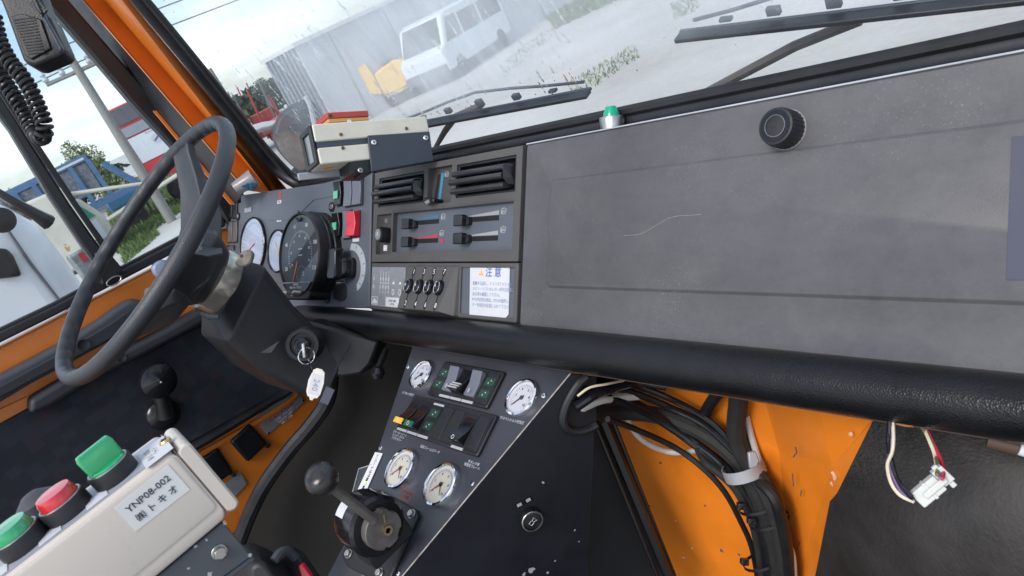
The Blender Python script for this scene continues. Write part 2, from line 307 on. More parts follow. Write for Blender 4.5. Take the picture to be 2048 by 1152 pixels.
def glassmat(name, fog=False, tint=(.93, .97, .98)):
    m = bpy.data.materials.new(name); m.use_nodes = True; t = m.node_tree; t.nodes.clear(); l = t.links.new
    o = N(t, 'ShaderNodeOutputMaterial'); tr = N(t, 'ShaderNodeBsdfTransparent'); tr.inputs[0].default_value = (*tint, 1)
    gl = N(t, 'ShaderNodeBsdfGlossy'); gl.inputs['Roughness'].default_value = .02
    fr = N(t, 'ShaderNodeFresnel'); fr.inputs[0].default_value = 1.35; mx1 = N(t, 'ShaderNodeMixShader'); gm = N(t, 'ShaderNodeNewGeometry'); bf_ = N(t, 'ShaderNodeMath', operation='SUBTRACT'); bf_.inputs[0].default_value = 1; l(gm.outputs['Backfacing'], bf_.inputs[1]); fm = N(t, 'ShaderNodeMath', operation='MULTIPLY'); l(bf_.outputs[0], fm.inputs[0]); l(fr.outputs[0], fm.inputs[1]); l(fm.outputs[0], mx1.inputs[0]); l(tr.outputs[0], mx1.inputs[1]); l(gl.outputs[0], mx1.inputs[2]); last = mx1
    if fog:
        c = N(t, 'ShaderNodeTexCoord'); sp = N(t, 'ShaderNodeSeparateXYZ'); l(c.outputs['Object'], sp.inputs[0])
        mp_ = N(t, 'ShaderNodeMapping'); mp_.inputs['Scale'].default_value = (34, 8, 9); l(c.outputs['Object'], mp_.inputs[0])
        n1 = N(t, 'ShaderNodeTexNoise'); n1.inputs['Scale'].default_value = 1.0; n1.inputs['Detail'].default_value = 6; l(mp_.outputs[0], n1.inputs['Vector'])
        n2 = N(t, 'ShaderNodeTexNoise'); n2.inputs['Scale'].default_value = 3.0; n2.inputs['Detail'].default_value = 5; l(c.outputs['Object'], n2.inputs['Vector'])
        # condensation lies above the band the wiper has cleared, between two x positions
        a = N(t, 'ShaderNodeMapRange'); a.interpolation_type = 'SMOOTHSTEP'; a.inputs['From Min'].default_value = .985; a.inputs['From Max'].default_value = 1.04; l(sp.outputs['Z'], a.inputs[0])
        bq = N(t, 'ShaderNodeMapRange'); bq.interpolation_type = 'SMOOTHSTEP'; bq.inputs['From Min'].default_value = -.62; bq.inputs['From Max'].default_value = -.22; l(sp.outputs['X'], bq.inputs[0])
        m1 = N(t, 'ShaderNodeMath', operation='MULTIPLY'); l(a.outputs[0], m1.inputs[0]); l(bq.outputs[0], m1.inputs[1])
        s1 = N(t, 'ShaderNodeMapRange'); s1.inputs['From Min'].default_value = .25; s1.inputs['From Max'].default_value = .75; s1.inputs['To Min'].default_value = .40; s1.inputs['To Max'].default_value = .68; l(n1.outputs['Fac'], s1.inputs[0])
        s2 = N(t, 'ShaderNodeMapRange'); s2.inputs['From Min'].default_value = .35; s2.inputs['From Max'].default_value = .6; s2.inputs['To Min'].default_value = .70; s2.inputs['To Max'].default_value = 1.0; l(n2.outputs['Fac'], s2.inputs[0])
        m2 = N(t, 'ShaderNodeMath', operation='MULTIPLY'); l(m1.outputs[0], m2.inputs[0]); l(s1.outputs[0], m2.inputs[1])
        m3 = N(t, 'ShaderNodeMath', operation='MULTIPLY_ADD'); l(m2.outputs[0], m3.inputs[0]); l(s2.outputs[0], m3.inputs[1]); m3.inputs[2].default_value = .03
        tl = N(t, 'ShaderNodeBsdfTranslucent'); tl.inputs[0].default_value = (.62, .64, .65, 1); df_ = N(t, 'ShaderNodeBsdfDiffuse'); df_.inputs[0].default_value = (.34, .36, .37, 1); ads = N(t, 'ShaderNodeAddShader'); l(tl.outputs[0], ads.inputs[0]); l(df_.outputs[0], ads.inputs[1])
        mx2 = N(t, 'ShaderNodeMixShader'); l(m3.outputs[0], mx2.inputs[0]); l(mx1.outputs[0], mx2.inputs[1]); l(ads.outputs[0], mx2.inputs[2]); last = mx2
    l(last.outputs[0], o.inputs[0]); return m
M_glassW = glassmat('windscreen_glass', True)
M_glass = glassmat('clear_glass')
M_gaugeglass = glassmat('gauge_glass', tint=(.97, .97, .98))
M_drop = mat('water_drop', (.9, .95, 1), .03, var=0, trans=1, ior=1.33, rvar=0)

# ---------------------------------------------------------------- frames of the cab
XA = Vector((1, 0, 0)); YA = Vector((0, 1, 0)); ZA = Vector((0, 0, 1))
D = Fr(P(1042, 470, 1), XA, Vector((0, .5718, .8204)))         # sloping dashboard face
WS = Fr(EYE+Vector((0, .70, -.217)), XA, Vector((0, -math.sin(math.radians(16)), math.cos(math.radians(16)))))
DX = -1.80
DO = Fr(EYE+Vector((DX, 0, 0)), YA, ZA)                          # inner face of the driver's door
ya = math.radians(4)
CL = Fr(D.pt(-.4085, 0), (math.cos(ya), math.sin(ya), 0), D.ay)    # instrument panel face
K = Fr(P(1040, 793, .97), XA, Vector((0, .917, .398)))           # console face
FLOOR = EYE.z-1.12

def screw(fr, u, v, r, parent, h=0, m=None, dark=False, name='screw'):
    mb = MB().lathe(fr, u, v, [(r, h-.001), (r, h+r*.25), (r*.8, h+r*.5), (r*.0, h+r*.55)], 14)
    o = part(name, mb, m or M_chrome, parent)
    a = random.random()*3; f = fr.at(u, v, h+r*.56, a)
    sl = MB().box(f, -r*.6, r*.6, -r*.12, r*.12, 0, r*.06).box(f, -r*.12, r*.12, -r*.6, r*.6, .00005, r*.065)
    part('slot', sl, M_ink, o); return o
def bolt(fr, u, v, r, parent, h=0, m=None):
    mb = MB().lathe(fr, u, v, [(r*1.25, h), (r*1.25, h+r*.25)], 20)
    mb.prism(fr, circ(u, v, r, 6, random.random()), h+r*.25, h+r*.95)
    return part('bolt', mb, m or M_steel, parent, bevel=r*.12)
def rocker(fr, rc, parent, m, h0=.0, h=.006, tilt=0, name='switch'):
    """rocker switch filling a (u0,u1,v0,v1) rect; tilt lowers one end"""
    u0, u1, v0, v1 = rc; f = fr
    prof = [(v0, h*(1-tilt)), ((v0+v1)/2, h*.72), (v1, h*(1+tilt))]
    l0 = [f.pt(u0, v0, h0-.004)]+[f.pt(u0, v, h0+hh) for v, hh in prof]+[f.pt(u0, v1, h0-.004)]
    l1 = [f.pt(u1, v0, h0-.004)]+[f.pt(u1, v, h0+hh) for v, hh in prof]+[f.pt(u1, v1, h0-.004)]
    return part(name, MB().loops([l0, l1]), m, parent, bevel=.0012)

# ================================================================ SETTING: ground
def ground_mat():
    m = mat('pale_gravel_ground', (.42, .40, .36), .9, var=.12, vscale=.6, bump=.6, bscale=9)
    t = m.node_tree; b = t.nodes['Principled BSDF']; l = t.links.new
    c = N(t, 'ShaderNodeTexCoord'); n = N(t, 'ShaderNodeTexNoise'); n.inputs['Scale'].default_value = .22; n.inputs['Detail'].default_value = 8; l(c.outputs['Object'], n.inputs['Vector'])
    n2 = N(t, 'ShaderNodeTexNoise'); n2.inputs['Scale'].default_value = 12; n2.inputs['Detail'].default_value = 6; l(c.outputs['Object'], n2.inputs['Vector'])
    r = N(t, 'ShaderNodeValToRGB'); r.color_ramp.elements[0].position = .35; r.color_ramp.elements[0].color = (.46, .44, .41, 1); r.color_ramp.elements[1].position = .65; r.color_ramp.elements[1].color = (.64, .625, .60, 1); l(n.outputs['Fac'], r.inputs[0])
    mm = N(t, 'ShaderNodeMix', data_type='RGBA', blend_type='MULTIPLY'); mm.inputs[0].default_value = .35; l(r.outputs[0], mm.inputs[6]); l(n2.outputs['Color'], mm.inputs[7])
    l(mm.outputs[2], b.inputs['Base Color']); return m
G0 = Fr((0, 0, 0), XA, YA)
part('ground', MB().add([(-900, -900, 0), (900, -900, 0), (900, 900, 0), (-900, 900, 0)], [(0, 1, 2, 3)]), ground_mat(), kind='structure', fixn=False)
# leaves and grass
def leafmat(name, a, b_):
    m = mat(name, a, .6, var=.35, vscale=1.5); t = m.node_tree; b = t.nodes['Principled BSDF']; l = t.links.new
    g = N(t, 'ShaderNodeObjectInfo'); c = N(t, 'ShaderNodeTexCoord'); n = N(t, 'ShaderNodeTexNoise'); n.inputs['Scale'].default_value = 1.7; n.inputs['Detail'].default_value = 5; l(c.outputs['Object'], n.inputs['Vector'])
    r = N(t, 'ShaderNodeValToRGB'); r.color_ramp.elements[0].position = .35; r.color_ramp.elements[0].color = (*a, 1); r.color_ramp.elements[1].position = .65; r.color_ramp.elements[1].color = (*b_, 1)
    l(n.outputs['Fac'], r.inputs[0]); l(r.outputs[0], b.inputs['Base Color']); return m
M_leaf = leafmat('bush_leaves', (.10, .14, .05), (.20, .24, .10))
M_leafd = leafmat('far_leaves', (.03, .055, .03), (.06, .09, .045))
M_grass = leafmat('grass_blades', (.07, .11, .03), (.14, .19, .06))
M_bark = mat('bark', (.09, .07, .05), .9, bump=.8, bscale=20)
def leaves(mb, c, rx, ry, rz, n, s):
    for i in range(n):
        while True:
            q = Vector((random.uniform(-1, 1), random.uniform(-1, 1), random.uniform(-1, 1)))
            if .25 < q.length < 1: break
        p = c+Vector((q.x*rx, q.y*ry, q.z*rz)); a = Vector([random.gauss(0, 1) for _ in range(3)]).normalized(); b = a.orthogonal().normalized()
        k = s*random.uniform(.6, 1.4); mb.add([p-a*k, p+b*k*.5, p+a*k, p-b*k*.5], [(0, 1, 2, 3)])
def tree(x, y, hgt, r, label, name='tree', n=1500, s=.12, m=None, group=None):
    t = thing(name, label, 'tree', (x, y, 0), group)
    tr = MB().tube([Vector((x, y, -.1)), Vector((x+.1, y, hgt*.4)), Vector((x, y+.1, hgt*.75))], [.12, .08, .03], 8)
    for k in range(5):
        a = k*1.3; tr.tube([Vector((x, y, hgt*(.25+.08*k))), Vector((x+math.cos(a)*r*.6, y+math.sin(a)*r*.6, hgt*(.5+.08*k)))], [.05, .015], 6)
    part('trunk', tr, M_bark, t)
    mb = MB()
    for k in range(9):
        a = random.random()*6.3; q = random.uniform(.2, .75)
        leaves(mb, Vector((x+math.cos(a)*r*q, y+math.sin(a)*r*q, hgt*random.uniform(.35, .85))), r*.5, r*.5, hgt*.2, n//9, s)
    part('crown', mb, m or M_leaf, t, flat=True, fixn=False)
def grass_patch(name, quadpx, n, s=.12):
    """blades scattered over the ground between four pixels"""
    q = [EYE+ray(x, y)*(EYE.z/-ray(x, y).z) for x, y in quadpx]; mb = MB()
    for i in range(n):
        a, b = random.random(), random.random(); p = (q[0]*(1-a)+q[1]*a)*(1-b)+(q[3]*(1-a)+q[2]*a)*b
        d = Vector((random.gauss(0, 1), random.gauss(0, 1), 0)).normalized(); k = s*random.uniform(.5, 1.5)
        mb.add([p-d*k*.18, p+d*k*.18, p+Vector((random.uniform(-.4, .4)*k, random.uniform(-.4, .4)*k, k))], [(0, 1, 2)])
    o = part(name, mb, M_grass, kind='stuff', flat=True, fixn=False); o['label'] = name.replace('_', ' ')+' on the gravel yard'; o['category'] = 'grass'
grass_patch('grass_verge', [(215, 420), (385, 330), (400, 400), (235, 510)], 9000, .16)
grass_patch('weeds', [(1130, 170), (1270, 90), (1280, 115), (1150, 200)], 420, .06)
grass_patch('weeds', [(1340, 10), (1390, -10), (1400, 20), (1350, 40)], 300, .06)
grass_patch('weeds', [(1000, 130), (1090, 60), (1120, 60), (1010, 160)], 300, .07)
grass_patch('weeds', [(1090, 30), (1260, -40), (1280, -20), (1110, 60)], 1800, .16)
grass_patch('weeds', [(235, 490), (300, 440), (320, 470), (250, 530)], 2600, .10)
# ================================================================ yard beyond the windscreen
M_wall = mat('pale_grey_cladding', (.46, .48, .50), .6, var=.05, vscale=2, stretch=(1, .2, 1))
M_wallrib = mat('ribbed_grey_steel', (.22, .24, .27), .6, var=.1)
M_redm = mat('red_farm_paint', (.38, .05, .05), .5, var=.12, vscale=3)
M_bluem = mat('blue_steel_paint', (.08, .16, .30), .5, var=.2, vscale=3)
M_vanw = mat('white_van_paint', (.70, .73, .76), .35, var=.04, coat=.3)
M_truckw = mat('white_truck_paint', (.74, .745, .77), .33, var=.03, vscale=1.5, coat=.3)
M_wind = mat('dark_window', (.07, .08, .09), .12, var=.2)
M_tyre = mat('tyre', (.02, .02, .02), .8, var=.2)
M_scrap = mat('mixed_scrap', (.16, .17, .20), .7, var=.5, vscale=12)
M_cream = mat('cream_tarp', (.62, .58, .50), .6, var=.1, vscale=2, spots=.68, spotcol=(.5, .3, .12), spotscale=3)
M_concp = mat('pole_concrete', (.24, .23, .215), .8, var=.1)
M_trgrey = mat('truck_shutter_grey', (.30, .32, .37), .5, var=.08)
M_trdk = mat('truck_dark_grey', (.12, .12, .14), .5, var=.1)
M_yel = mat('yellow_machine_paint', (.80, .50, .04), .4, var=.08, vscale=4)
def gp(x, y):
    r = ray(x, y); return EYE+r*(EYE.z/-r.z)
# long low warehouse wall
WH = Fr((-21, 0, 0), YA, ZA); u0 = WH.uv(529, 122)[0]; u1 = WH.uv(590, 93)[0]; ztop = EYE.z+.66
def px_of(p):
    d = p-EYE; z = d.dot(FW); return CX+FPX*d.dot(RX)/z, CY-FPX*d.dot(UPV)/z
wdp = .5
while px_of(Vector((-21-wdp, u1, ztop)))[0] > 529 and wdp < 30: wdp += .05
t = thing('warehouse', 'long low pale grey warehouse wall with a light roof edge across the yard', 'building', (-21, u1, 0))
part('wall', MB().box(WH, u1, 75, 0, ztop-.12, -wdp, 0), M_wall, t)
part('roof_edge', MB().box(WH, u1-.1, 75.2, ztop-.12, ztop, -wdp-.2, .12), M_white, t)
GE = Fr((-21, u1, 0), XA, ZA)          # ribbed gable end
for k in range(8):
    a = -wdp*(k+.75)/8; part('rib', MB().box(GE, a, a+wdp*.42/8, .05, ztop-.13, .003, .10), M_wallrib, t)
for k in range(22): part('cladding_seam', MB().box(WH, u1+1.2+k*2.2, u1+1.235+k*2.2, 0, ztop-.125, 0, .018), M_wallrib, t)
# yellow machine
def wheel(mbfr, u, v, r, wdt, parent, hub=None):
    tp = part('wheel', MB().lathe(mbfr, u, v, [(r*.55, -wdt), (r*.95, -wdt), (r, -wdt*.8), (r, -wdt*.2), (r*.95, 0), (r*.55, 0)], 24), M_tyre, parent)
    part('rim', MB().lathe(mbfr, u, v, [(r*.56, -wdt*.9), (r*.56, -wdt*.12), (r*.45, -wdt*.2), (r*.2, -wdt*.15), (r*.15, 0.01)], 20), hub or M_steel, tp)
f = vf(790, 180, 14.5, math.radians(20))
def pxq(fr, x0, y0, x1, y1, x2, y2): pass
g = gp(808, 205); hl = math.hypot(g.x, g.y)
f = Fr(g, Vector((0, 0, 1)).cross(Vector((-g.x, -g.y, 0)).normalized()), ZA)
mu = 1/ (FPX/ (g-EYE).dot(FW))       # metres per pixel at that distance
t = thing('wood_chipper', 'small yellow towed machine with angled chute standing by the white van', 'machine', g)
a = mu
mb = MB().prism(f, [(-.45, .32), (.75, .32), (.8, 1.15), (.25, 1.3), (-.45, 1.15)], -1.0, .0); part('body', mb, M_yel, t, bevel=.04)
part('chute', MB().prism(f, [(-.48, .5), (-1.15, .75), (-1.05, 1.5), (-.55, 1.55), (-.47, 1.1)], -.8, -.15), M_yel, t, bevel=.03)
part('hatch', MB().prism(f, [(-.3, .45), (.6, .45), (.6, 1.0), (-.25, .95)], 0, .03), M_yel, t, bevel=.01)
part('engine_cover', MB().box(f, -.1, .6, 1.27, 1.36, -.8, -.1), M_trdk, t, bevel=.02)
for s in (-.25, .38): wheel(f, s, .26, .26, .16, t)
# white van
g2 = gp(975, 120); xv = Vector((-.35, 1, 0)).normalized(); f = Fr(g2, xv, ZA)
if f.n.x < 0: pass
t = thing('parked_van', 'white van seen blurred through the wet windscreen behind the yellow machine', 'van', g2)
pts = [(-2.2, .35), (-2.25, 1.0), (-1.95, 1.15), (-1.5, 1.9), (-1.2, 2.0), (2.3, 2.0), (2.4, 1.9), (2.4, .35)]
part('body', MB().prism(f, pts, -1.7, 0), M_vanw, t, bevel=.09, seg=3)
part('side_window', MB().prism(f, [(-1.75, 1.12), (-1.35, 1.78), (-.75, 1.78), (-.75, 1.12)], 0, .012), M_wind, t)
part('side_window', MB().box(f, -.6, .6, 1.12, 1.75, 0, .012), M_wind, t)
part('side_window', MB().box(f, .75, 2.15, 1.12, 1.75, 0, .012), M_wind, t)
part('windscreen', MB().add([f.pt(-2.0, 1.15, -.1), f.pt(-1.53, 1.88, -.15), f.pt(-1.53, 1.88, -1.55), f.pt(-2.0, 1.15, -1.6)], [(0, 1, 2, 3)]), M_wind, t)
part('sliding_door', MB().box(f, -.66, .66, .45, 1.08, 0, .02), M_vanw, t, bevel=.01)
part('bumper', MB().box(f, -2.35, -2.15, .3, .6, -1.65, -.05), M_trdk, t, bevel=.04)
for s in (-1.45, 1.5): wheel(f, s, .33, .33, .22, t)
# red farm machines, left of the warehouse
def machine(px, py, wdt, hgt, label, group=None, m=M_redm):
    g = gp(px, py); f = Fr(g, Vector((0, 0, 1)).cross(Vector((-g.x, -g.y, 0)).normalized()), ZA)
    t = thing('farm_machine', label, 'farm machine', g, group)
    part('frame', MB().box(f, -wdt/2, wdt/2, .5, .65, -1.2, 0).box(f, -wdt/2, -wdt/2+.12, .6, hgt, -1.2, 0).box(f, wdt/2-.12, wdt/2, .6, hgt*.8, -1.2, 0), m, t)
    part('side_panel', MB().plate(f, (-wdt*.45, -wdt*.05, .55, hgt*.9), [(-wdt*.40, -wdt*.28, .7, hgt*.8), (-wdt*.22, -wdt*.10, .7, hgt*.8)], -.3, .02), m, t, bevel=.01)
    part('engine_box', MB().box(f, wdt*.0, wdt*.42, .6, hgt*.62, -.9, -.1), m, t, bevel=.03)
    part('grey_panel', MB().box(f, -wdt*.4, -wdt*.1, .7, hgt*.82, -.28, -.2), M_scrap, t)
    part('drum', MB().tube([f.pt(wdt*.05, .75, .1), f.pt(wdt*.5, .8, .1)], .22, 14), mat('faded_pink_paint', (.45, .16, .15), .6, var=.2), t)
    for k in range(5): part('tine', MB().tube([f.pt(-wdt*.45+k*wdt*.2, .25, .3), f.pt(-wdt*.4+k*wdt*.2, .75, .15)], .035, 5), m, t)
    for k in range(4): part('brace', MB().tube([f.pt(-wdt*.4+k*wdt*.25, .4, .1), f.pt(-wdt*.3+k*wdt*.25, hgt*1.05, .1)], .05, 6), M_trdk if k % 2 else m, t)
    for s in (-wdt*.3, wdt*.3): wheel(f, s, .4, .4, .25, t)
    return t
machine(538, 300, 2.2, 2.3, 'red farm machine closest to the outside mirror')
machine(506, 262, 2.6, 2.7, 'red farm machine with a tall frame in front of the green field')
machine(462, 248, 2.2, 2.2, 'far red farm machine beside the windscreen pillar')
g = gp(560, 195)
tree(EYE.x+ray(522, 170).x*90, EYE.y+ray(522, 170).y*90, 3.1, 2.0, 'rounded dark green tree beyond the red farm machines', n=1600, s=.16, m=M_leafd)
for k, (px, py, dd) in enumerate(((470, 185, 50), (505, 175, 60), (545, 155, 55), (440, 205, 60))):
    r = ray(px, py); hl = math.hypot(r.x, r.y); q = r*(dd/hl)
    tree(q.x, q.y, 2.3+.4*random.random(), 1.6, ['bushy tree on the horizon left of the red machines', 'low wide tree on the horizon above the red machines', 'tall dark tree on the horizon next to the warehouse end', 'faint tree on the horizon behind the cab pillar'][k], n=700, s=.3, m=M_leafd)
# utility poles
def pole(px_b, py_b, px_t, py_t, dist, r, label, arms=True):
    a = ray(px_b, py_b); b = ray(px_t, py_t); A = a*(dist/math.hypot(a.x, a.y)); B = b*(dist/math.hypot(b.x, b.y))
    base = Vector((A.x, A.y, 0)); top = Vector((A.x*.6+B.x*.4, A.y*.6+B.y*.4, EYE.z+B.z))
    t = thing('utility_pole', label, 'utility pole', base)
    part('post', MB().tube([base, top], [r, r*.7], 12), M_concp, t)
    side = Vector((-base.y, base.x, 0)).normalized()
    if arms:
        part('crossarm', MB().tube([top-side*.9+ZA*-.5, top+side*.9+ZA*-.5], .06, 6), M_concp, t)
        for s in (-.8, -.35, .4, .85): part('insulator', MB().lathe(Fr(top+side*s+ZA*-.45, XA, YA), 0, 0, [(.05, 0), (.09, .06), (.05, .14), (.08, .2), (.03, .26)], 10), M_wall, t)
    return t
tp1 = pole(250, 300, 150, 100, 24, .15, 'grey concrete utility pole with crossarms seen through the driver window')
pole(450, 180, 413, 140, 34, .10, 'thin distant mast rising behind the red farm machines', arms=False)
r = ray(150, 100); q = r*(24/math.hypot(r.x, r.y)); 
for k, (dz, lab) in enumerate(((.2, 'upper'), (-.3, 'lower'))):
    mb = MB().tube(spline([EYE+q+ZA*dz, EYE+q+Vector((6, 14, -.6+dz)), EYE+q+Vector((14, 30, .6+dz))], 6), .018, 5)
    o = part('power_line', mb, M_trdk); o['label'] = lab+' power line running from the utility pole across the sky'; o['category'] = 'cable'
    mb = MB().tube(spline([EYE+q+ZA*dz, EYE+q+Vector((-4, -14, -.5+dz)), EYE+q+Vector((-8, -30, .6+dz))], 6), .018, 5)
    o = part('power_line', mb, M_trdk); o['label'] = lab+' power line leaving the pole towards the cab rear'; o['category'] = 'cable'
# red and grey box truck
g = gp(335, 418); nrm = Vector((-g.x, -g.y, 0)).normalized(); f = Fr(g, ZA.cross(nrm), ZA)
t = thing('fire_truck', 'red and grey box truck with roller shutter sides behind the steering wheel', 'truck', g)
def q4(fr, *p): return [fr.uv(x, y) for x, y in p]
xl = f.uv(292, 355)[0]; zb = f.uv(300, 370)[1]; zt = f.uv(214, 222)[1]
xl = (f.uv(292, 360)[0]+f.uv(216, 224)[0])/2; wd = 1.9
part('body', MB().box(f, xl, xl+wd, zb, zt, -2.2, 0), M_redm, t, bevel=.05)
H = zt-zb
part('shutter', MB().box(f, xl+.12, xl+wd-.1, zb+H*.78, zt-.06, 0, .02), M_trdk, t)
sh = part('shutter', MB().box(f, xl+.12, xl+wd-.1, zb+H*.62, zb+H*.74, 0, .02), M_trgrey, t)
part('side_panel', MB().box(f, xl+.12, xl+wd-.1, zb+H*.27, zb+H*.60, 0, .02), M_vanw, t)
part('red_panel', MB().box(f, xl+.12, xl+wd-.1, zb+.02, zb+H*.255, 0, .02), mat('signal_red_paint', (.62, .04, .05), .4, var=.06), t)
em = part('emblem', MB().lathe(f, xl+.95, zb+H*.47, [(.17, .02), (.17, .026)], 20), M_white, t); part('emblem_mark', MB().box(f.at(xl+.95, zb+H*.47, 0, .5), -.11, .11, -.03, .03, .026, .03), M_blue_ink, em)
text(f, xl+.85, zb+H*.575, '===', .16, M_blue_ink, t, h=.022)
part('cab', MB().prism(f, [(xl+wd+.05, zb), (xl+wd+.8, zb), (xl+wd+.75, zb+H*.4), (xl+wd+.6, zb+H*.85), (xl+wd+.05, zb+H*.85)], -2.1, 0), M_redm, t, bevel=.06)
for s in (xl+.75, xl+wd+.2): wheel(f, s, .45, .45, .3, t)
part('marker_board', MB().box(f, xl-.32, xl-.04, zb+.05, zb+.42, -.3, -.25), M_yellow, t)
# bushes next to the truck
g = gp(275, 420)
for k, (px, py, hp_, rp) in enumerate(((228, 412, 150, 42), (188, 400, 95, 34), (272, 415, 80, 34))):
    q = gp(px, py); dd = (q-EYE).dot(FW); mu = dd/FPX
    tree(q.x, q.y, hp_*mu, rp*mu, ['tall leafy green bush left of the red and grey truck', 'loose topped green bush behind the blue trailer', 'low green bush at the foot of the red and grey truck'][k], name='bush', n=4200, s=.075)
for k in range(5):
    a = ray(15+k*28, 400-k*14); q = a*((45+3*k)/math.hypot(a.x, a.y))
    tree(q.x, q.y, 2.7+.2*(k % 2), 3.2, ['first', 'second', 'third', 'fourth', 'fifth'][k]+' dark tree from the left on the horizon seen past the driver window bar', n=420, s=.3, m=M_leafd)
# blue trailer with scrap
g = gp(250, 470); nrm = Vector((-g.x, -g.y, 0)).normalized(); f = Fr(g, ZA.cross(nrm), ZA)
def r4(fr, TL, TR, BR, BL): return fr.quad(TL, TR, BR, BL)
t = thing('blue_trailer', 'blue steel trailer with open lattice side carrying dark scrap', 'trailer', g)
a = r4(f, (95, 340), (172, 308), (176, 322), (100, 352)); part('top_rail', MB().box(f, a[0]-1.6, a[1], a[2], a[3], -1.2, 0), M_bluem, t)
b_ = r4(f, (105, 372), (212, 345), (225, 372), (120, 400)); 
part('stripe', MB().box(f, a[0]+.1, a[1]-.1, a[2]+.05, a[2]+.12, 0, .02), M_white, t)
part('load', MB().box(f, a[0]-1.5, a[1]-.1, a[2]-1.0, a[2], -1.1, -.05), M_scrap, t, bevel=.05)
for k in range(5):
    u = a[0]-1.2+k*(a[1]-a[0]+1.1)/4; part('post', MB().box(f, u, u+.14, a[2]-1.4, a[2], -.04, .04), M_bluem, t)
part('lower_rail', MB().box(f, a[0]-1.6, a[1]+1.5, a[2]-1.45, a[2]-1.25, -1.2, .05), M_bluem, t)
part('strut', MB().tube([f.pt(a[1]+.3, a[2]-.3, 0), f.pt(a[1]+1.1, a[2]-1.8, 0)], .12, 6), M_bluem, t)
part('drawbar', MB().tube([f.pt(a[0]+.5, a[2]-1.9, .1), f.pt(a[1]+2.4, a[2]-1.6, .1)], .07, 6), M_cream, t)
for s in (a[0]-.3, a[1]+.2): wheel(f, s, .4, .4, .25, t)
q = gp(285, 440); part_b = thing('blue_tank', 'light blue tank on the ground below the red and grey truck', 'tank', q)
f2 = Fr(q, f.ax, ZA); part('shell', MB().box(f2, -.7, .7, .7, 1.25, -.6, 0), mat('light_blue_paint', (.10, .30, .48), .45, var=.1), part_b, bevel=.06)
for s in (-.5, .4): part('leg', MB().box(f2, s, s+.1, 0, .72, -.4, -.3), M_trdk, part_b)
# small cream crane truck with a green cab window
g = gp(215, 510); f = Fr(g, ZA.cross(Vector((-g.x, -g.y, 0)).normalized()), ZA)
t = thing('small_lorry', 'small cream lorry with green tinted cab windows behind the window bar', 'truck', g)
sc = .9
part('cab', MB().prism(f, [(-.9, .35), (.5, .35), (.55, 1.0), (.25, 1.7), (-.85, 1.75)], -1.3, 0), M_cream, t, bevel=.06)
part('window', MB().prism(f, [(-.6, 1.1), (.35, 1.1), (.12, 1.6), (-.6, 1.62)], 0, .02), mat('green_tint_glass', (.03, .28, .18), .2, var=.1), t)
part('door', MB().box(f, -.62, .3, .45, 1.03, 0, .02), M_vanw, t, bevel=.01)
part('bed', MB().box(f, -3.2, -.95, .55, .95, -1.3, 0), M_cream, t, bevel=.03)
part('boom', MB().tube([f.pt(-1.2, 1.0, -.3), f.pt(-.4, 2.1, -.2), f.pt(1.9, 1.3, -.1)], [.09, .07, .05], 8), M_cream, t)
for s in (-2.4, -.2): wheel(f, s, .35, .35, .22, t)
# cream tarpaulin covered trailer
g = gp(60, 600); f = Fr(g, ZA.cross(Vector((-g.x, -g.y, 0)).normalized()), ZA)
t = thing('covered_trailer', 'trailer under a cream rust stained tarpaulin behind the white truck', 'trailer', g)
e = [f.uv(x, y) for x, y in ((15, 420), (128, 372), (215, 500), (75, 590))]
part('tarpaulin', MB().prism(f, e, -1.2, 0), M_cream, t, bevel=.08, seg=3)
part('chassis', MB().box(f, e[3][0]-.6, e[2][0], .35, e[3][1]-.003, -1.0, -.1), M_trdk, t)
for s in (e[3][0], e[2][0]-.2): wheel(f, s, .3, .3, .2, t)
# neighbouring white truck, close beside the driver's door
NT = Fr(EYE+Vector((-3.35, 0, 0)), YA, ZA)
t = thing('neighbour_truck', 'smooth white truck cab parked right beside the driver door', 'truck', Vector((-3.9, -.6, 0)))
e = [NT.uv(x, y) for x, y in ((-260, 470), (-100, 400), (-20, 392), (40, 408), (95, 455), (140, 515), (182, 575), (215, 640), (260, 760), (260, 900), (-260, 1100))]
part('body', MB().prism(NT, e, -2.2, 0), M_truckw, t, bevel=.16, seg=5)
part('door_seam', MB().tube([NT.pt(*NT.uv(x, y), .001) for x, y in ((-30, 395), (12, 455), (60, 525), (120, 603), (170, 660))], .006, 6), M_trdk, t)
part('door_handle', MB().pxprism(NT, [(-20, 497), (12, 497), (26, 512), (43, 552), (-20, 560)], 0, .03), M_blk, t, bevel=.012)
hl_ = part('headlamp', MB().pxprism(NT, [(128, 513), (168, 492), (200, 545), (214, 575), (176, 575)], .0, .05), mat('lamp_cluster_glass', (.22, .24, .25), .15, var=.5, vscale=30), t, bevel=.012)
part('indicator_lens', MB().pxprism(NT, [(150, 508), (168, 500), (178, 518), (160, 524)], .05, .06), M_redp, hl_)
m_ = thing('truck_mirror', 'black mirror arm on the white truck at the left edge', 'mirror', NT.pt(*NT.uv(20, 430)))
part('arm', MB().tube([NT.pt(*NT.uv(-20, 385), .15), NT.pt(*NT.uv(20, 410), .16), NT.pt(*NT.uv(60, 432), .14), NT.pt(*NT.uv(88, 448), .12)], [.012, .016, .022, .03], 8), M_blk, m_)
part('wiper_arm', MB().tube([NT.pt(*NT.uv(-20, 400), .12), NT.pt(*NT.uv(25, 425), .13), NT.pt(*NT.uv(55, 440), .12)], .009, 8), M_steel, m_)
part('mirror_head', MB().lathe(NT.at(*NT.uv(-8, 445), .18), 0, 0, [(.01, -.02), (.04, -.015), (.045, .01), (.035, .015), (0, .015)], 24), M_blk, m_)
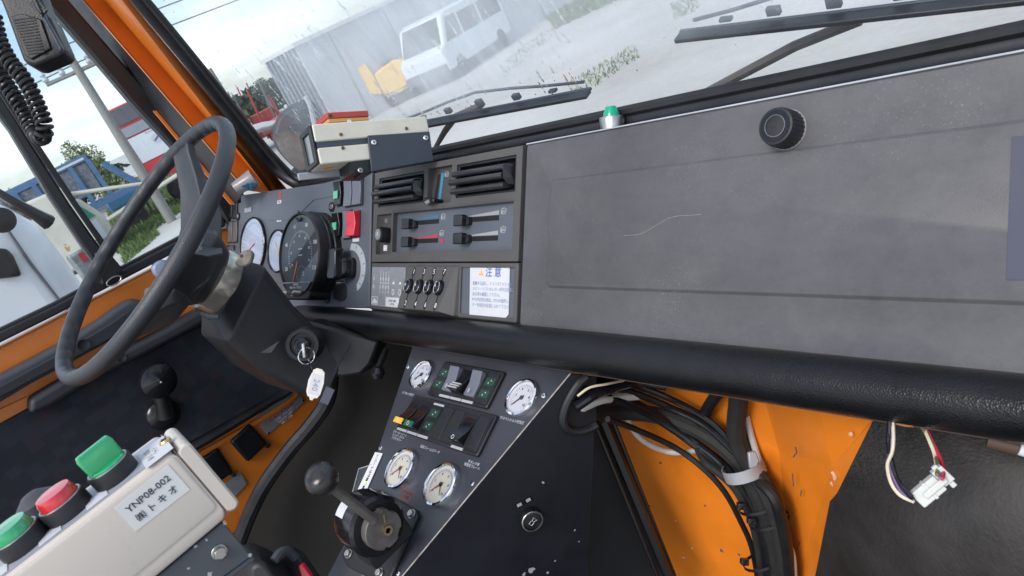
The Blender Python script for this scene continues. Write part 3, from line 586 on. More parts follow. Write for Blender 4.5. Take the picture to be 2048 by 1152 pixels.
# ================================================================ outside mirror of this truck
f = vf(590, 270, 2.35); f = Fr(f.o, f.ax, f.ay)
V0 = Fr(P(590, 270, 2.2), RX, UPV)
t = thing('outside_mirror', 'large round backed black mirror on a white arm outside the windscreen', 'mirror', P(590, 340, 2.2))
def poly(fr, pts, k=4): 
    q = spline([Vector((*fr.uv(x, y), 0)) for x, y in pts+[pts[0]]], k)[:-1]; return [(v.x, v.y) for v in q]
pp = poly(V0, [(541, 262), (552, 230), (580, 206), (610, 195), (626, 204), (636, 236), (643, 290), (640, 330), (606, 345), (588, 336), (562, 312), (545, 288)])
part('housing', MB().prism(V0, pp, -.10, 0), M_slate, t, bevel=.03, seg=4)
pp = poly(V0, [(546, 270), (575, 262), (612, 268), (634, 285), (636, 326), (606, 341), (590, 333), (565, 308)])
part('mirror_glass', MB().prism(V0, pp, 0, .006), mat('painted_mirror_reflection', (.14, .12, .11), .25, var=.4, vscale=12), t, bevel=.002)  # brownish reflection painted into the colour of the mirror face
part('rim', MB().tube(spline([V0.pt(*V0.uv(x, y), .004) for x, y in ((612, 194), (622, 215), (630, 250), (640, 280), (643, 330))], 5), .008, 8), M_wall, t)
part('arm', MB().pxprism(V0, [(487, 250), (520, 240), (548, 236), (553, 240), (540, 250), (520, 254), (490, 266)], -.05, -.02), M_wall, t, bevel=.006)
part('stalk', MB().tube([V0.pt(*V0.uv(590, 335), -.05), V0.pt(*V0.uv(605, 400), -.15)], .03, 10), M_slate, t)
# ================================================================ CAB SHELL
cab = thing('truck_cab', 'orange truck cab shell with windscreen pillar, rubber seals and dark footwells around the dashboard', 'truck cab', EYE+Vector((-.85, .1, -1.15)))
def PD(px, py): return DO.pt(*DO.uv(px, py))
# left windscreen pillar: strips between boundary lines, from the sill up past the frame top
def lin3(a, b, e0=-.05, e1=.45):
    d = b-a; return a-d*(-e0 if False else 0)+d*e0, b+d*e1
def wsp(x, y, h=0): return WS.pt(*WS.uv(x, y, h), h)
def strip(name, mlist_a, mlist_b, m, th=.003, bev=.001, e0=-.1, e1=.35, lab=None):
    """flat band between two 3D lines (bottom, top)"""
    a0, a1 = mlist_a; b0, b1 = mlist_b
    A0 = a0+(a1-a0)*e0; A1 = a1+(a1-a0)*e1; B0 = b0+(b1-b0)*e0; B1 = b1+(b1-b0)*e1
    nrm = ((A1-A0).cross(B0-A0)).normalized()
    if nrm.dot(EYE-A0) > 0: nrm = -nrm
    return part(name, MB().loops([[A0, B0, B1, A1], [p+nrm*th for p in (A0, B0, B1, A1)]]), m, cab, bevel=bev, label=lab)
# lines on the windscreen plane (right part) and the door plane (left part)
L_seal_out = (wsp(566, 352, .02), wsp(277, 0, .02)); L_seal_in = (wsp(538, 352, .02), wsp(243, 0, .02))
b0 = wsp(552, 352, .004); b1 = wsp(258, 0, .004)
L_dk = (P(516, 352, 1.66), P(211, 0, 1.64))
L_br = (P(462, 345, 1.60), P(166, 0, 1.58))
L_g0 = (P(440, 372, 1.66), P(128, 0, 1.64)); L_g1 = (P(430, 372, 1.655), P(122, 0, 1.635))
strip('pillar_return', (b0, b1), L_dk, M_orangeI)
strip('pillar_face', L_dk, L_br, M_orangeI)
strip('door_rubber', (L_br[0], L_br[1]), L_g0, M_rubber)
strip('pillar_edge', L_g0, L_g1, M_orangeI)
# rubber seal tube round the windscreen
sl = [wsp(262, -18, .012), wsp(401, 150, .012), wsp(500, 275, .012), wsp(538, 322, .012), wsp(562, 346, .012)]
bot0 = WS.pt(-1.70+0, -.0, .012)
L1 = WS.uv(562, 352, .012)
pts = [wsp(40, -280, .012)]+sl+[WS.pt(L1[0]+.05, -.002, .012)]+[WS.pt(x, -.002, .012) for x in (-1.5, -1.2, -.9, -.5, 0, .3)]
part('windscreen_seal', MB().tube(spline(pts, 4), .0135, 12), M_rubber, cab)
pts2 = [wsp(52, -280, .016)]+[wsp(x+11, y-6, .016) for x, y in ((262, -18), (401, 150), (500, 275), (538, 320))]+[WS.pt(L1[0]+.06, .018, .012)]+[WS.pt(x, .014, .012) for x in (-1.5, -1.2, -.9, -.5, 0, .3)]
part('seal_lip', MB().tube(spline(pts2, 4), .007, 8), M_blk, cab)
# windscreen glass
gu0 = L1[0]-.01
tl = WS.uv(40, -280, 0)
part('windscreen', MB().add([WS.pt(gu0, 0, -.005), WS.pt(.30, 0, -.005), WS.pt(.30, .75, -.005), WS.pt(tl[0]+.06, .75, -.005)], [(0, 1, 2, 3)]), M_glassW, cab, fixn=False)
# cowl behind the seal
part('cowl', MB().box(Fr(EYE+Vector((0, .60, -.26)), XA, YA), -1.75, .3, .05, .13, -.05, 0), M_blk, cab, bevel=.005)
part('front_wall', MB().box(Fr(EYE+Vector((0, .80, 0)), XA, ZA), -1.82, .32, -1.15, -.30, -.03, 0), M_carpet, cab)
part('floor_pan', MB().box(Fr(EYE+Vector((0, 0, -1.12)), XA, YA), -1.82, .32, -1.2, .80, -.05, 0), M_carpet, cab)
# ---- driver door
door = thing('driver_door', 'orange driver door with black framed window, grey armrest and dark checked fabric panel', 'door', PD(200, 640)+Vector((0, 0, -.5)))
def dpoly(name, pts, h0, h1, m, parent=door, bevel=.003, seg=2, fr=DO, smooth=0, **k):
    q = [fr.uv(x, y, h1) for x, y in pts]
    if smooth:
        s = spline([Vector((*a, 0)) for a in q+[q[0]]], smooth)[:-1]; q = [(v.x, v.y) for v in s]
    return part(name, MB().prism(fr, q, h0, h1), m, parent, bevel=bevel, seg=seg, **k)
dpoly('skin', [(-300, 850), (0, 694), (105, 640), (365, 506), (450, 455), (640, 540), (690, 700), (660, 830), (470, 1070), (440, 1300), (-300, 1700)], -.04, 0, M_orangeI, bevel=.008)
dpoly('sill_rubber', [(-300, 818), (0, 664), (105, 614), (230, 547), (372, 473), (450, 432), (452, 452), (372, 494), (240, 563), (105, 634), (0, 686), (-300, 842)], -.012, .010, M_rubber, bevel=.004)
dpoly('glass_run', [(-300, 800), (0, 656), (105, 606), (228, 540), (370, 466), (450, 425), (450, 436), (372, 476), (230, 550), (105, 616), (0, 667), (-300, 818)], -.02, .0, M_blk, bevel=.003)
dpoly('lower_crease', [(-300, 905), (0, 745), (105, 690), (300, 590), (420, 520), (420, 526), (300, 596), (105, 697), (0, 752), (-300, 912)], -.002, .003, mat('shadow_gap_orange', (.30, .08, .012), .5, var=.1), bevel=.001)
dpoly('window_divider', [(-80, 110), (-30, 130), (60, 282), (140, 407), (205, 500), (243, 548), (215, 562), (205, 545), (178, 512), (100, 395), (20, 262), (-90, 115)], -.015, .018, M_rubber, bevel=.006)
dpoly('divider_channel', [(-20, 160), (-6, 156), (80, 290), (160, 412), (228, 508), (215, 512), (150, 418), (70, 300)], .018, .024, M_blk, bevel=.002)
dpoly('front_frame', [(30, -60), (87, 0), (191, 118), (264, 205), (351, 299), (420, 385), (445, 430), (470, 470), (528, 436), (483, 380), (385, 282), (268, 150), (136, -3), (88, -72)], -.02, .014, M_rubber, bevel=.006)
dpoly('corner_pad', [(188, 505), (215, 500), (246, 537), (238, 556), (205, 572)], .0, .02, M_blk, bevel=.004, seg=3)
part('window_glass', MB().pxprism(DO, [(-260, 780), (0, 662), (232, 545), (440, 430), (300, 230), (60, -60), (-260, -60)], -.010, -.006), M_glass, door)
# little latch ring on the sill and round lock button
q = DO.at(*DO.uv(228, 562, .02), .02); part('latch_ring', MB().tube([q.pt(.016*math.cos(a), .008*math.sin(a), 0) for a in [i*math.pi/8 for i in range(17)]], .0016, 8), M_steel, door)
part('lock_button', MB().lathe(DO.at(*DO.uv(322, 538, 0)), 0, 0, [(.021, 0), (.021, .008), (.016, .014), (0, .015)], 24), mat('pale_blue_button', (.30, .36, .48), .4, var=.05), door)
part('lock_button', MB().lathe(DO.at(*DO.uv(300, 585, 0)), 0, 0, [(.012, 0), (.012, .006), (0, .008)], 18), mat('pale_blue_button', (.30, .36, .48), .4), door)
# armrest / upper trim
dpoly('armrest', [(-300, 900), (0, 752), (60, 722), (140, 678), (200, 640), (238, 612), (262, 598), (284, 600), (296, 614), (292, 634), (262, 660), (150, 722), (60, 770), (0, 806), (-300, 960)], 0, .045, M_trim, bevel=.014, seg=4)
dpoly('armrest_face', [(-300, 915), (0, 772), (110, 712), (220, 648), (262, 618), (288, 622), (286, 640), (200, 690), (80, 752), (0, 796), (-300, 945)], .045, .050, M_trimdk, bevel=.004)
dpoly('recess_strip', [(-300, 975), (0, 818), (60, 790), (140, 748), (140, 768), (60, 815), (0, 848), (-300, 1010)], 0, .006, M_orangeI, bevel=.002)
dpoly('pull_handle', [(60, 800), (140, 752), (250, 700), (330, 660), (395, 622), (425, 616), (432, 632), (400, 652), (300, 705), (180, 765), (100, 815), (60, 830)], 0, .055, M_trimdk, bevel=.014, seg=4)
part('hole_plug', MB().lathe(DO.at(*DO.uv(167, 690, .05), .05), 0, 0, [(.012, 0), (.012, .003), (.006, .001), (0, .001)], 18), M_blk, door)
part('hole_plug', MB().lathe(DO.at(*DO.uv(243, 716, .055), .055), 0, 0, [(.009, 0), (.009, .003), (.004, .001), (0, .001)], 18), M_blk, door)
dpoly('fabric_panel', [(-300, 1010), (0, 850), (140, 772), (300, 702), (430, 634), (560, 716), (590, 742), (588, 768), (560, 786), (345, 908), (200, 1000), (-300, 1330)], 0, .020, M_fabric, bevel=.006, seg=3)
e = [(-60, 1150), (200, 1012), (345, 920), (450, 858), (545, 800), (572, 785), (586, 766), (584, 748)]
part('panel_edging', MB().tube(spline([DO.pt(*DO.uv(x, y, .02), .02) for x, y in e], 4), .012, 8), M_rubber, door)
e = [(200, 1035), (345, 940), (450, 880), (555, 818), (592, 788), (601, 758), (594, 735)]
part('panel_bead', MB().tube(spline([DO.pt(*DO.uv(x, y, .0), .0) for x, y in e], 4), .009, 8), M_orangeI, door)
for k, e in enumerate(([(460, 883), (501, 847), (537, 887), (497, 926)], [(396, 922), (437, 895), (469, 945), (430, 972)])):
    c = (sum(x for x, y in e)/4, sum(y for x, y in e)/4)
    s_ = dpoly('speaker_cover', e, 0, .014, M_blkgl, bevel=.008, seg=4)
    part('clip', MB().lathe(DO.at(*DO.uv(e[2][0]-2, e[2][1]+4, .01), .01), 0, 0, [(.006, -.01), (.006, .004), (0, .005)], 10), M_blk, s_)
pl = dpoly('rating_plate', [(512, 836), (590, 776), (611, 802), (535, 871)], 0, .004, M_plate_al, bevel=.001)
pf = DO.at(*DO.uv(562, 820, .004), .004, math.radians(0)); sl_ = math.atan2(DO.uv(590, 776)[1]-DO.uv(512, 836)[1], DO.uv(590, 776)[0]-DO.uv(512, 836)[0])
text(pf, 0, 0, 'ZEPPRO', .022, M_redp, pl, rot=sl_, bold=.0006)
text(pf, .0, -.022, '7.49t   TYP 424\nNr 013   24V\nGB 3 1990', .008, M_white, pl, rot=sl_)
pl2 = dpoly('rating_plate', [(440, 974), (481, 944), (495, 968), (447, 1018)], 0, .004, M_plate_al, bevel=.001)
for x, y in ((516, 838), (588, 781), (606, 801), (537, 866)): part('rivet', MB().lathe(DO, *DO.uv(x, y, .004), [(.003, .004), (.003, .0055), (0, .006)], 8), M_chrome, pl)
# window crank
CR = DO.at(*DO.uv(330, 800, .05), .0)
cw = thing('window_crank', 'black window crank with a round knob on the checked door panel', 'window crank', CR.pt(0, -.05, .02))
part('hub', MB().lathe(DO.at(*DO.uv(333, 832, .05), .02), 0, 0, [(.034, 0), (.036, .008), (.030, .016), (.018, .02), (0, .021)], 28), M_blkgl, cw)
a = DO.pt(*DO.uv(333, 832, .05), .045); b = DO.pt(*DO.uv(312, 760, .06), .06)
part('arm', MB().tube([a, a*.5+b*.5+Vector((.006, 0, 0)), b], [.020, .016, .020], 12), M_blk, cw)
part('knob', MB().lathe(DO.at(*DO.uv(313, 760, .07), .06), 0, 0, [(.012, -.01), (.034, .004), (.040, .020), (.037, .034), (.022, .044), (0, .047)], 32), M_blkgl, cw)
part('pin', MB().lathe(DO.at(*DO.uv(313, 760, .07), .06), 0, 0, [(.003, .046), (.003, .049), (0, .050)], 8), M_chrome, cw)
# door aperture seal sweeping down, plus the dark footwell trim behind it
e = [(470, 1152), (478, 1085), (520, 985), (575, 905), (622, 850), (655, 800), (664, 740)]
part('door_aperture_seal', MB().tube(spline([P(455, 1230, 1.62)]+[P(x, y, 1.60-.0002*(1152-y)) for x, y in e], 5), .016, 10), M_rubber, cab)
# footwell side carpet and toe board in front of the driver
tb = Fr(P(640, 980, 1.66), (P(780, 940, 1.66)-P(480, 1020, 1.66)), ZA)
part('footwell_carpet', MB().pxprism(tb, [(640, 640), (664, 740), (655, 803), (622, 853), (575, 908), (520, 988), (478, 1088), (466, 1250), (1250, 1250), (1250, 640)], -.02, 0), M_carpet, cab)
# ================================================================ STEERING WHEEL
WC = EYE+Vector((-1.271, .274, -.135)); WN = Vector((.012, -.504, .864)).normalized()
W = Fr(WC, Vector((1, 0, .012/.864*-1)), YA); W = Fr(WC, (WN.cross(YA)).normalized()*-1 if (WN.cross(YA)).x < 0 else WN.cross(YA), YA)
W = Fr(WC, Vector((1, 0, 0)) - WN*WN.x, WN.cross(Vector((1, 0, 0))))
sw = thing('steering_wheel', 'large dark grey steering wheel with finger grips and a padded hub', 'steering wheel', WC)
RR = .2265; mb = MB(); nseg = 176; lp = []
for i in range(nseg):
    a = 2*math.pi*i/nseg; c, s = math.cos(a), math.sin(a)
    grip = .0020*math.cos(a*38)
    l = []
    for k in range(14):
        b = 2*math.pi*k/14; r0 = .0118+ (grip if math.cos(b) < -.15 else 0)
        l.append(W.pt((RR+r0*.98*math.cos(b))*c, (RR+r0*.98*math.cos(b))*s, .0130*math.sin(b)))
    lp.append(l)
lp.append(lp[0]); mb.loops(lp, False, False); part('rim', mb, M_wheel, sw)
def spoke(ang, wd=.055):
    c, s = math.cos(ang), math.sin(ang); sf = Fr(W.pt(0, 0, 0), W.ax*c+W.ay*s, W.ay*c-W.ax*s); ls = []
    for r, hw, hh, th in ((.040, wd*1.0, -.082, .022), (.09, wd*.85, -.074, .020), (.15, wd*.62, -.044, .014), (.20, wd*.52, -.012, .010), (.222, wd*.55, 0, .008)):
        ls.append([sf.pt(r, u, h+hh) for u, h in ((-hw, -th*.6), (-hw*.8, th), (-hw*.3, th*.6), (hw*.3, th*.6), (hw*.8, th), (hw, -th*.6))])
    return part('spoke', MB().loops(ls), M_wheel, sw, bevel=.003)
for a in (118, 350, 322): spoke(math.radians(a))
hp = part('hub_pad', MB().loops([[W.pt(*q, h) for q in rrect(-a, a, -b, b, r, 6)] for a, b, r, h in ((.050, .050, .03, -.112), (.062, .060, .035, -.095), (.068, .068, .035, -.075), (.062, .062, .03, -.058), (.045, .045, .028, -.052))]), M_wheel, sw, bevel=.003)
tf = Fr(W.pt(.078, -.02, -.019), W.ay, (W.ax*-.55+W.n*.83))
tf = Fr(P(413, 532, 1.0), ray(400, 548)-ray(424, 517), UPV)
# brand strip on the pad
hx = PP(414, 531, W.pt(0, 0, -.030), (RX*.25-FW).normalized())
NTs = Fr(W.pt(.0665, -.005, -.078), W.ay*-1, W.n)
lbl = part('name_strip', MB().box(NTs, -.030, .030, -.006, .006, .0010, .003), M_blkgl, hp)
text(NTs, 0, 0, 'AURORA', .010, M_white, hp, h=.0032, sx=1.1, bold=.0003)
# collar between wheel and column
part('collar', MB().lathe(W, 0, 0, [(.048, -.146), (.055, -.144), (.058, -.130), (.057, -.114), (.052, -.110), (.04, -.110)], 40), M_collar, sw)
# ---- column
col = thing('steering_column', 'dark grey steering column shroud with ignition lock below the instrument panel', 'steering column', W.pt(0, 0, -.40))
ls = []
for h, a0, a1, b0_, b1_, r in ((-.142, -.052, .052, -.060, .048, .03), (-.165, -.072, .074, -.088, .050, .02), (-.24, -.075, .080, -.112, .012, .018), (-.31, -.070, .100, -.120, -.015, .018), (-.345, -.06, .115, -.112, -.035, .018)):
    ls.append([W.pt(u, v, h) for u, v in rrect(a0, a1, b0_, b1_, r, 4)])
part('shroud', MB().loops(ls), M_dkgrey, col, bevel=.003)
# column details: ignition lock, seams, rubber lip
f = Fr(P(605, 690, 1.20), (RX*.96-UPV*.12+FW*.1), UPV)
part('lock_bezel', MB().lathe(f, 0, 0, [(.029, -.05), (.029, -.004), (.026, .003), (.020, .003), (.019, -.002), (.0, -.002)], 36), M_blk, col)
part('lock_barrel', MB().lathe(f, 0, 0, [(.013, -.004), (.013, .006), (.011, .008), (.007, .008), (.0065, .005), (0, .005)], 24), M_blkgl, col)
part('rocker_tab', MB().pxprism(Fr(P(520, 705, 1.14), RX, UPV), [(520, 706), (562, 680), (545, 706)], 0, .004), M_trimdk, col, bevel=.001)
ky = thing('key_ring', 'ignition key with ring and white plastic tag hanging from the column', 'keys', P(630, 730, 1.15))
fk = Fr(P(612, 700, 1.155), RX*.9+UPV*.1, UPV)
part('key', MB().box(fk, -.003, .003, -.012, .012, -.01, .014), M_steel, ky, bevel=.002)
q = P(613, 712, 1.15); rf = Fr(q, RX*.8+FW*.6, UPV)
part('ring', MB().tube([rf.pt(.013*math.cos(a), .013*math.sin(a)) for a in [i*math.pi/10 for i in range(21)]], .0011, 8), M_chrome, ky)
tg = Fr(P(632, 768, 1.16), RX*.97+UPV*-.25, UPV*.97+RX*-.25)
kt = part('tag', MB().prism(tg, [(-.009, .021), (-.004, .025), (.004, .025), (.0095, .021), (.0125, .004), (.0115, -.014), (.008, -.021), (.003, -.022), (.002, -.026), (-.003, -.026), (-.004, -.022), (-.008, -.021), (-.0115, -.014), (-.0125, .004)], 0, .003), M_keytag, ky, bevel=.0008)
text(tg, 0, -.001, '240', .013, mat('grey_ink', (.25, .25, .28), .6), kt, h=.0032, rot=-math.pi/2)
part('tag_window', MB().box(tg, -.0085, .0085, -.017, .016, .0029, .0031), M_paper, kt)
part('slip', MB().box(Fr(P(655, 790, 1.15), RX*.9-UPV*.4, UPV), -.007, .007, -.014, .012, 0, .001), M_purple, ky)
part('chain', MB().tube([P(618, 720, 1.145), P(620, 732, 1.14), P(624, 744, 1.13)], .0016, 6), M_chrome, ky)
st = thing('column_stalk', 'dark ball ended stalk below the dashboard roll left of the console', 'stalk', P(755, 745, 1.22))
part('ball', MB().lathe(Fr(P(756, 746, 1.22), RX, FW*-1), 0, 0, [(.001, -.012), (.008, -.009), (.012, 0), (.008, .009), (.001, .012)], 20), M_blkgl, st)
part('rod', MB().tube([P(756, 738, 1.22), P(772, 700, 1.26)], .005, 8), M_blk, st)
# ================================================================ DASHBOARD
dash = thing('dashboard', 'long sloping grey dashboard with stained glove box lid and padded black roll', 'dashboard', D.pt(-.2, -.12, -.05))
part('lid', MB().rings(D, [(.004, .98, -.1225, .1215, .004, -.055), (.004, .98, -.1225, .1215, .004, -.002), (.006, .978, -.1205, .1195, .004, 0), (.0560, .90, -.0705, .0705, .007, 0), (.0570, .899, -.0695, .0695, .007, .0006), (.0592, .897, -.0673, .0673, .007, .0036), (.0604, .8955, -.0660, .0660, .007, .0042)], 4), M_lid, dash)
part('lid_edge', MB().box(D, .004, .98, .1215, .1232, -.055, .0008), mat('pale_edge_grey', (.36, .38, .42), .35, var=.2), dash, bevel=.0004)  # paler grey strip along the top edge of the lid
part('edge_gap', MB().box(D, -.0005, .0038, -.1225, .122, -.05, -.004), M_blk, dash)
sc = part('scratch', MB().tube(spline([D.pt(*D.uv(x, y, .0043), .0043) for x, y in ((1248, 471), (1280, 468), (1310, 452), (1345, 434), (1403, 429))], 6), .00018, 4), mat('pale_scratch', (.3, .3, .3), .6), dash)
# padded roll
for_roll = []
uL = D.uv(600, 632, .0)[0]+.01
ls = []
cen = (-.1465, .004)
for k, (u, s) in enumerate([(uL-.02, .25), (uL-.012, .62), (uL, .86), (uL+.02, .97), (uL+.05, 1), (-.41, 1), (.0, 1), (.3, 1), (.6, 1), (.98, 1)]):
    ls.append([D.pt(u, cen[0]+.0250*s*math.sin(a), cen[1]+.030*s*math.cos(a)) for a in [2*math.pi*i/28 for i in range(28)]])
part('padded_roll', MB().loops(ls), M_leather, dash, angle=60)
part('roll_lip', MB().box(D, uL+.04, .98, -.1745, -.1700, -.06, -.006), mat('brown_lip', (.06, .035, .025), .6, var=.3), dash)
part('under_shell', MB().box(D, -.45, .98, -.1700, -.125, -.08, -.034), M_blk, dash)
kn = thing('dash_knob', 'black fluted round knob on the stained glove box lid', 'knob', D.pt(*D.uv(1550, 252, .02), .0))
ku = D.uv(1550, 252, .022)
mb = MB(); nn = 108; r0 = .0190
prof = [(r0*.97, 0), (r0*.99, .003), (r0*.97, .017), (r0*.90, .0215), (r0*.80, .022)]
ls = []
for r, h in prof:
    ls.append([D.pt(ku[0]+(r*(1-.035*(1 if (i//2) % 2 else 0)*(h < .02)))*math.cos(2*math.pi*i/nn), ku[1]+(r*(1-.035*(1 if (i//2) % 2 else 0)*(h < .02)))*math.sin(2*math.pi*i/nn), h) for i in range(nn)])
part('skirt', MB().loops(ls), M_blk, kn, angle=25)
part('cap', MB().lathe(D, ku[0], ku[1], [(r0*.80, .0215), (r0*.78, .0225), (r0*.55, .0225), (r0*.53, .0215), (r0*.50, .0212), (0, .0212)], 48), M_blkgl, kn)
part('cap_ring', MB().lathe(D, ku[0], ku[1], [(r0*.545, .0220), (r0*.545, .0229), (r0*.525, .0229), (r0*.525, .0215)], 48, False, False), M_plate_al, kn)
part('washer', MB().lathe(D, ku[0], ku[1], [(r0*1.03, -.001), (r0*1.03, .0010), (r0*.9, .0012)], 40), M_plate_al, kn)
# sticker at the right end of the lid
stk = thing('lid_sticker', 'lilac printed sticker at the right end of the glove box lid', 'sticker', D.pt(*D.uv(2040, 420), 0))
a0 = D.uv(2012, 430); a1 = D.uv(2012, 555); a2 = D.uv(2034, 275)
part('backing', MB().box(D, a0[0]+.003, a0[0]+.12, a1[1]-.002, a2[1], 0, .0050), M_purple, stk, bevel=.0003)
part('print', MB().box(D, a0[0]+.016, a0[0]+.11, a1[1]+.008, a2[1]-.010, 0, .0053), mat('dark_lilac_print', (.035, .035, .07), .6), stk)
part('print_mark', MB().box(D, a0[0]+.0165, a0[0]+.03, a1[1]+.012, a1[1]+.020, 0, .0057), M_green, stk)
part('print_mark', MB().box(D, a0[0]+.0185, a0[0]+.03, a1[1]+.022, a1[1]+.034, 0, .0057), mat('maroon_print', (.10, .03, .05), .5), stk)
# ================================================================ HEATER PANEL
hpn = thing('heater_panel', 'grained grey heater panel with two louvred vents and four slider levers', 'heater panel', D.pt(-.2, -.03, -.05))
def Q(*p): return D.quad(*p)
vL = Q((759, 357.5), (848.7, 341), (847, 403.7), (756, 415)); vR = Q((914.7, 329.5), (1033.5, 309), (1030, 382), (910.7, 397))
cR = Q((857, 337.7), (904.8, 328.8), (901, 403), (853.6, 411)); kR = Q((754.6, 430), (782.7, 426.8), (781, 507.7), (750.4, 509.3)); sR = Q((787.6, 426.8), (1028.5, 402), (1023, 494.5), (782.7, 507.7))
P0 = (-.4045, -.0035, -.0355, .1215)
part('faceplate', MB().plate(D, P0, [vL, vR, cR, kR, sR], -.018, 0), M_stack, hpn, bevel=.0022, seg=3)
part('edge_frame', MB().plate(D, (-.4075, -.0005, -.125, .1235), [(-.403, -.005, -.1195, .120)], -.05, -.006), M_blk, hpn)
part('backing', MB().box(D, P0[0]+.005, P0[1]-.005, P0[2]+.003, P0[3]-.005, -.05, -.019), M_blk, hpn)
part('recess_floor', MB().box(D, *sR, -.018, -.0085), M_cluster, hpn)
part('recess_floor', MB().box(D, *kR, -.018, -.008), mat('brown_grey_recess', (.055, .050, .047), .5, var=.1), hpn)
part('recess_floor', MB().box(D, *cR, -.018, -.009), mat('brown_grey_recess', (.055, .050, .047)), hpn)
M_louvre = mat('louvre_plastic', (.030, .032, .035), .3, var=.2, bump=.15, bscale=500)
def vent(rc, lab):
    v = part('vent', MB().plate(D, rc, [(rc[0]+.004, rc[1]-.005, rc[2]+.004, rc[3]-.004)], -.018, -.002), M_blk, hpn, bevel=.001)
    w, hh = rc[1]-rc[0], rc[3]-rc[2]
    part('vent_back', MB().box(D, rc[0]+.002, rc[1]-.002, rc[2]+.002, rc[3]-.002, -.0188, -.016), M_void, v)
    n = 3
    for k in range(n):
        pt_ = (hh-.012)/n; v0 = rc[2]+.006+pt_*k; f = .0045+.0115*math.sin(math.pi*(k+.75)/(n+.3)); sh = -.0015
        a = [(v0+.003, -.012), (v0+sh, f-.006), (v0+sh+.0008, f-.002), (v0+sh+.003, f+.0002), (v0+sh+.006, f), (v0+sh+.0085, f-.002), (v0+sh+.0088, f-.005), (v0+.0065, -.012)]
        part('louvre', MB().loops([[D.pt(u, q[0], q[1]*w_) for q in a] for u, w_ in ((rc[0]-.0015, .9), (rc[0]+.001, 1), (rc[1]-.014, 1))]), M_louvre, v, bevel=.0006)
    # curved end cheek
    q = [(rc[2]+.006, -.014), (rc[2]+.010, .004), (rc[2]+hh*.35, .0125), (rc[2]+hh*.7, .0145), (rc[3]-.012, .009), (rc[3]-.006, -.012)]
    part('cheek', MB().loops([[D.pt(rc[1]-.013, a, b) for a, b in q], [D.pt(rc[1]-.006, a, b*.4-.006) for a, b in q]]), M_blkgl, v, bevel=.001)
    part('tab', MB().box(D, rc[0]+w*.40, rc[0]+w*.56, rc[2]+.006, rc[2]+.013, .002, .010), M_blk, v, bevel=.002)
    return v
vent(vL, 'left'); vent(vR, 'right')
M_icon = mat('icon_grey', (.34, .35, .36), .5)
def defrost(fr, u, v, s, parent, h=.0003, m=None):
    m = m or M_icon
    mb = MB().tube([fr.pt(u+a*s, v+b*s, h) for a, b in ((-.45, -.25), (-.5, .35), (-.2, .5), (.2, .5), (.5, .35), (.3, -.25), (-.3, -.25), (-.45, .2))], s*.07, 4)
    for k in (-.2, 0, .2): mb.tube([fr.pt(u+k*s, v-.1*s, h), fr.pt(u+k*s*1.1, v+.3*s, h)], s*.05, 4)
    return part('icon', mb, m, parent)
# centre blue wedge lever
c = D.quad((873, 347), (886, 345), (884, 402), (875, 402))
part('blue_wedge', MB().prism(D, [D.uv(x, y, -.009) for x, y in ((889, 346), (884, 346), (877, 406), (881, 406))], -.009, -.0083), M_blue, hpn)
part('slot', MB().prism(D, [D.uv(x, y, -.009) for x, y in ((881, 349), (877, 349), (868, 401), (873, 403))], -.009, -.0085), M_void, hpn)
lv = part('lever', MB().pxprism(D, [(856, 404), (858, 396), (878, 398), (877, 407), (858, 410)], -.009, .010), M_blkgl, hpn, bevel=.002)
part('lever_tip', MB().pxprism(D.at(0, 0, .010), [(852, 404), (860, 399), (862, 406), (855, 410)], 0, .004), M_plate_al, lv, bevel=.001)
defrost(D, *D.uv(894, 350, -.009), .010, hpn, -.0088)
# sliders
def slider(x0, y0, x1, y1, kx, ky_, m, icon):
    a = D.uv(x0, y0, -.0085); b = D.uv(x1, y1, -.0085); vv = (a[1]+b[1])/2
    part('slot', MB().box(D, a[0], b[0], vv-.0035, vv+.0035, -.0086, -.0079), M_void, hpn)
    if m: part('scale_wedge', MB().prism(D, [(a[0]+.012, vv+.0042), (b[0], vv+.0042), (b[0], vv+.0105)], -.0086, -.0081), m, hpn)
    k = D.uv(kx, ky_, .006)
    o = part('slider', MB().rings(D, [(k[0]-.011, k[0]+.013, k[1]-.006, k[1]+.006, .002, -.0085), (k[0]-.011, k[0]+.012, k[1]-.006, k[1]+.006, .002, -.002), (k[0]-.012, k[0]+.010, k[1]-.0085, k[1]+.0085, .002, .001), (k[0]-.012, k[0]+.010, k[1]-.0085, k[1]+.0085, .002, .0085), (k[0]-.011, k[0]+.009, k[1]-.0075, k[1]+.0075, .002, .0095)]), M_blkgl, hpn, bevel=.0006)
    i = D.uv(*icon, -.0085); defrost(D, i[0], i[1], .011, hpn, -.0083)
slider(812, 447, 878, 443, 813, 448, mat('dim_blue_scale', (.05, .12, .22), .5), (887, 435))
slider(812, 484, 876, 480, 812, 484, M_redp, (884, 468))
M_scale = mat('scale_print', (.26, .27, .28), .5)
slider(912, 442, 998, 435, 919, 441, M_scale, (1008, 424))
slider(912, 481, 996, 474, 918, 477, M_scale, (1007, 461))
i = D.uv(884, 482, -.0085); part('red_dot', MB().lathe(D, *i, [(.0045, -.0086), (.0045, -.0081)], 16), M_redp, hpn)
